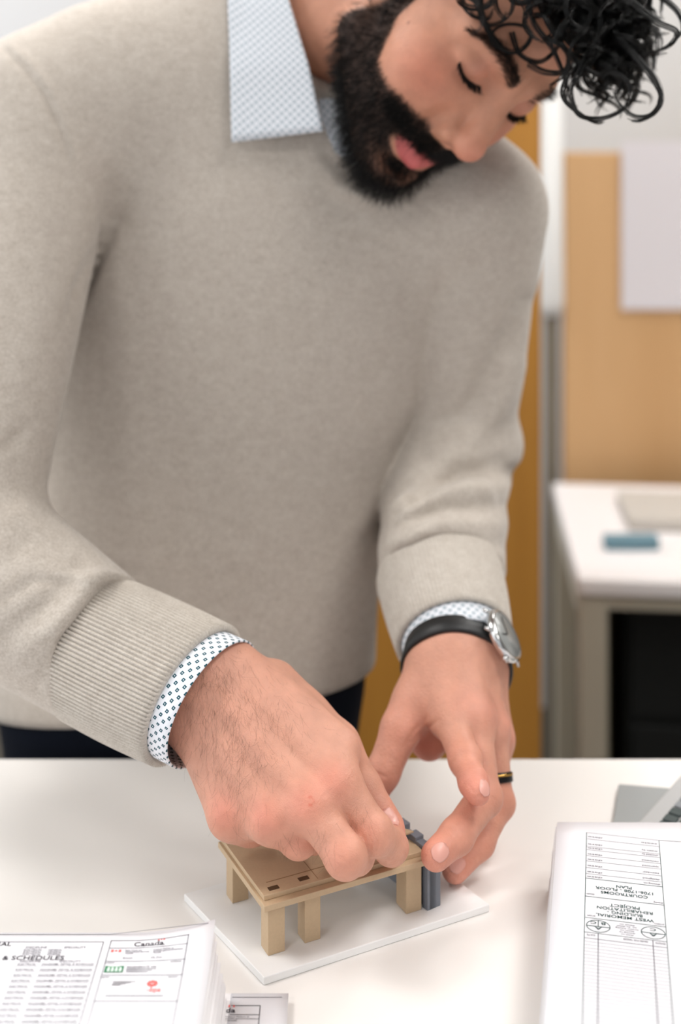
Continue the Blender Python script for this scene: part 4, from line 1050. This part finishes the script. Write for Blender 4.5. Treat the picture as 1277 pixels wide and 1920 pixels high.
# ---------------------------------------------------------------- grey slabs by the right-hand set
g0 = PZ(1160,1469,TZ+.006); g1 = PZ(1149,1540,TZ+.006); g2 = PZ(1245,1476,TZ+.006)
gu = unit(A3(*(g2-g0)[:2],0)); gv = unit(A3(*(g0-g1)[:2],0))
m = MB(); q = [g0, g0+gu*.16, g0+gu*.16-gv*.09, g0-gv*.09]; m.prism([x[:2] for x in q], TZ+.0003, TZ+.006); m.build('notebook', M['slab'], None, bevel=.001)
tag(bpy.data.objects['notebook'], 'flat grey notebook lying behind the upside-down drawings', 'notebook')
k0 = PZ(1196,1542,TZ+.014); k1 = PZ(1277,1452,TZ+.014); ku = unit(A3(*(k1-k0)[:2],0)); kv = A3(ku[1],-ku[0],0)
kb = empty('keyboard', k0+ku*.08); tag(kb, 'grey keyboard with a row of dark keys lying askew on the notebook', 'keyboard')
axk = [ku, kv, A3(0,0,1)]
MB().box(k0+ku*.08+kv*.045-A3(0,0,.004), (.21,.09,.0076), axk).build('body', M['slablight'], kb, bevel=.0015)
for r in range(5):
    for c in range(15):
        big = (r == 0 and c % 4 == 1)
        MB().box(k0+ku*(.006+c*.0125)+kv*(.020+r*.0125)+A3(0,0,.0008), (.0100,.0105,.002), axk).build('key', M['key' if c < 3 else 'keymid'], kb, bevel=.0005)
# ---------------------------------------------------------------- room
def st(o): o['kind'] = 'structure'; return o
RX0, RX1, RY0, RY1, RH_ = -2.6, 2.8, -2.4, 3.3, 2.8
st(MB().box(((RX0+RX1)/2,(RY0+RY1)/2,-.05),(RX1-RX0,RY1-RY0,.1)).build('floor', M['floor']))
st(MB().box(((RX0+RX1)/2,(RY0+RY1)/2,RH_+.05),(RX1-RX0,RY1-RY0,.1)).build('ceiling', M['ceiling']))
st(MB().box(((RX0+RX1)/2,RY1+.05,RH_/2),(RX1-RX0,.1,RH_)).build('wall_back', M['wall']))
st(MB().box((RX1+.05,(RY0+RY1)/2,RH_/2),(.1,RY1-RY0,RH_)).build('wall_right', M['wallgrey']))
# wall behind the camera with added fill windows, and a wall of windows at the left
fill_wx = [(-2.2,-.6),(-.1,1.5)]; wf_ = MB()
wf_.box(((RX0+RX1)/2,RY0-.05,.45),(RX1-RX0,.1,.9)); wf_.box(((RX0+RX1)/2,RY0-.05,RH_-.15),(RX1-RX0,.1,.3))
ed = [RX0]+[v for w in fill_wx for v in w]+[RX1]
for i in range(0, len(ed), 2): wf_.box(((ed[i]+ed[i+1])/2,RY0-.05,1.7),(ed[i+1]-ed[i],.1,1.6))
st(wf_.build('wall_front', M['wallgrey']))
wl_ = MB(); wy = [(-1.8,-.5),(-.2,1.1),(1.4,2.7)]
wl_.box((RX0-.05,(RY0+RY1)/2,.45),(.1,RY1-RY0,.9)); wl_.box((RX0-.05,(RY0+RY1)/2,RH_-.15),(.1,RY1-RY0,.3))
ed = [RY0]+[v for w in wy for v in w]+[RY1]
for i in range(0, len(ed), 2): wl_.box((RX0-.05,(ed[i]+ed[i+1])/2,1.7),(.1,ed[i+1]-ed[i],1.6))
st(wl_.build('wall_left', M['wallgrey']))
glass = N('window_glass'); glass.set(Base_Color=(1,1,1,1), Roughness=0.0); glass.b.inputs['Transmission Weight'].default_value = 1; glass.b.inputs['IOR'].default_value = 1.02
for i, (a, b) in enumerate(wy):
    m = MB()
    for y in (a+.025, (a+b)/2, b-.025): m.box((RX0-.03,y,1.7),(.06,.05,1.6))
    for z in (.925, 2.475): m.box((RX0-.03,(a+b)/2,z),(.06,b-a,.05))
    o = st(m.build('window_%d' % (i+1), M['whitemetal']))
for i, (a, b) in enumerate(fill_wx):
    m = MB()
    for x in (a+.025, (a+b)/2, b-.025): m.box((x,RY0-.03,1.7),(.05,.06,1.6))
    for z in (.925, 2.475): m.box(((a+b)/2,RY0-.03,z),(b-a,.06,.05))
    st(m.build('window_%d' % (i+4), M['whitemetal']))  # frames of the unseen front windows, added for fill light
col = st(MB().box((.155,2.06,RH_/2),(.29,.30,RH_)).build('column', M['timber'], bevel=.006)); tag(col, 'brown timber column behind the man', 'column')
# ---------------------------------------------------------------- desk behind
DZ = .73; d0 = PZ(1085,1086,DZ); d1 = PZ(1036,905,DZ); dv = unit(A3(*(d1-d0)[:2],0)); du = A3(dv[1],-dv[0],0); DD = float(np.linalg.norm((d1-d0)[:2]))
dk = empty('desk', (d0[0]+.5,d0[1]+.3,0)); tag(dk, 'white topped desk with pale legs in the back beside the column', 'desk')
axd = [du, dv, A3(0,0,1)]
def dp(u, v, z): q = d0+du*u+dv*v; return A3(q[0], q[1], z)
MB().box(dp(.7,DD/2,DZ-.014),(1.4,DD,.028),axd).build('desktop', M['desktop'], dk, bevel=.004)
MB().box(dp(.7,.02,DZ-.040),(1.38,.02,.024),axd).build('rail', M['deskleg'], dk)
MB().box(dp(.012,DD/2,DZ-.050),(.02,DD-.02,.044),axd).build('side_rail', M['deskleg'], dk)
for u, v in ((.026,.03),(1.37,.03),(.026,DD-.03),(1.37,DD-.03)): MB().box(dp(u,v,(DZ-.028)/2),(.046,.046,DZ-.028),axd).build('leg', M['deskleg'], dk, bevel=.003)
MB().box(dp(.055,DD*.55,.35),(.012,DD*.8,.66),axd).build('shade_panel', M['olive_shade'], dk)  # added panel; its dark olive stands for shaded floor and wall
pd = empty('underdesk_fill', dp(.65,.3,0)); tag(pd, 'added black box filling the dark space under the desk in the back', 'fill_box')
MB().box(dp(.60,.30,.34),(1.02,.38,.68),axd).build('fill_box', M['black'], pd, bevel=.004)  # added black box with fronts, standing for the dark space below the desk
for k in range(3):
    MB().box(dp(.60,.105,.12+.22*k),(1.0,.012,.205),axd).build('fill_front', M['black'], pd, bevel=.003)
o = MB(); o.box(dp(.30,.37,DZ+.012),(.36,.20,.022),axd); o.build('paper_tray', M['tray'], None, bevel=.003); tag(bpy.data.objects['paper_tray'], 'pale grey paper tray on the desk in the back', 'tray')
c = PZ(1186,1032,DZ); MB().box((c[0],c[1]+.012,DZ+.012),(.098,.03,.023)).build('storage_box', M['blue'], None, bevel=.004); tag(bpy.data.objects['storage_box'], 'small blue-grey box in front of the paper tray on the desk', 'box')
# partition behind the desk with a pinned sheet
pt = empty('partition', (1.1,2.82,0)); tag(pt, 'tan board partition standing behind the desk', 'partition')
X0 = P(1058,285,2.82)[0]; ZT = P(1058,285,2.82)[2]
MB().box((X0+.75,2.835,(ZT+.04)/2),(1.5,.03,ZT-.04)).build('panel', M['tanpanel'], pt, bevel=.003)
for x in (X0+.05, X0+1.45): MB().box((x,2.835,.02),(.05,.06,.04)).build('foot', M['greypost'], pt)
a = P(1168,265,2.80); b = P(1330,582,2.80)
pp = MB(); pp.box(((a[0]+b[0])/2,2.8145,(a[2]+b[2])/2),(b[0]-a[0],.002,a[2]-b[2])); pp.build('pinned_sheet', plain('pinned_paper', (226,222,226), .8, .1), None); tag(bpy.data.objects['pinned_sheet'], 'white paper sheet pinned on the tan partition', 'paper')
# white tube on a slim grey post between column and partition
ss = empty('screen_stand', P(1034,600,2.83)*A3(1,1,0)); tag(ss, 'white vertical tube on a slim grey post between column and partition', 'stand')
c = P(1034,590,2.83); MB().tube([A3(c[0],c[1],c[2]),A3(c[0],c[1],c[2]+.03),A3(c[0],c[1],1.62)],[.026,.028,.024],20).build('tube', M['whitemetal'], ss, smooth=True)
MB().box((c[0],c[1],c[2]/2+.01),(.028,.028,c[2]-.02)).build('post', M['greypost'], ss, bevel=.003); MB().box((c[0],c[1],.012),(.06,.06,.024)).build('foot', M['greypost'], ss, bevel=.004)
wb_ = MB(); wb_.box((1.45,RY1-.0105,1.75),(2.0,.02,1.15)); wb_.build('whiteboard', plain('whiteboard', (214,213,212), .35), None, bevel=.003); tag(bpy.data.objects['whiteboard'], 'white board on the far wall above the partition', 'whiteboard')
# ---------------------------------------------------------------- lights: ceiling panels, left daylight, added fill at the front windows
def ceiling_light(x, y, e, name='ceiling_light'):
    r = empty('ceiling_light', (x,y,RH_)); tag(r, 'square white ceiling light panel', 'ceiling light', 'ceiling light panels')
    m = MB()
    for s in (-1, 1): m.box((x+s*.31,y,RH_-.02),(.02,.64,.04)); m.box((x,y+s*.31,RH_-.02),(.64,.02,.04))
    m.build('frame', M['frame'], r); MB().box((x,y,RH_-.014),(.60,.60,.012)).build('diffuser', LM, r)
    l = bpy.data.lights.new('lamp','AREA'); l.shape = 'SQUARE'; l.size = .58; l.energy = e; l.color = (1,.985,.965); o = bpy.data.objects.new('ceiling_lamp', l); COL.objects.link(o); o.location = (x,y,RH_-.03)
LM = emit_mat('light_diffuser', (255,250,244), 3.0)
for x, y, e in ((-1.2,.9,28),(1.2,1.0,22),(-1.2,2.4,30),(1.2,2.4,36),(-1.2,-.9,20),(1.2,-.9,14),(.75,.25,19),(0,1.8,24)): ceiling_light(x, y, e)
for a, b in wy:
    l = bpy.data.lights.new('daylight','AREA'); l.shape = 'RECTANGLE'; l.size = b-a-.1; l.size_y = 1.5; l.energy = 24; l.color = (.93,.97,1.0)
    o = bpy.data.objects.new('daylight', l); COL.objects.link(o); o.location = (RX0+.01,(a+b)/2,1.7); o.rotation_euler = (0, -math.pi/2, 0)
for a, b in fill_wx:
    l = bpy.data.lights.new('daylight','AREA'); l.shape = 'RECTANGLE'; l.size = b-a-.1; l.size_y = 1.5; l.energy = 8; l.color = (.95,.98,1.0)
    o = bpy.data.objects.new('daylight', l); COL.objects.link(o); o.location = ((a+b)/2,RY0+.01,1.7); o.rotation_euler = (math.pi/2, 0, 0)  # lamps at the front windows, added to brighten from the camera side
w = bpy.data.worlds.new('sky'); SC.world = w; w.use_nodes = True; w.node_tree.nodes['Background'].inputs[0].default_value = (.85,.92,1,1); w.node_tree.nodes['Background'].inputs[1].default_value = 1.0
# ---------------------------------------------------------------- camera
cam = bpy.data.cameras.new('camera'); co = bpy.data.objects.new('camera', cam); COL.objects.link(co); co.location = (0,0,CAMZ); co.rotation_euler = (math.pi/2,0,0)
cam.sensor_fit = 'VERTICAL'; cam.sensor_height = 36; cam.sensor_width = 24; cam.lens = FPX/1920*36; cam.shift_y = -(960-HYP)/1920; cam.clip_start = .02
cam.dof.use_dof = True; cam.dof.focus_distance = .872; cam.dof.aperture_fstop = 3.2
SC.camera = co
SC.view_settings.view_transform = 'Standard'; SC.view_settings.look = 'None'; SC.view_settings.gamma = 1; SC.view_settings.exposure = -.85
SC.cycles.max_bounces = 6; SC.cycles.diffuse_bounces = 4; SC.cycles.adaptive_threshold = .02
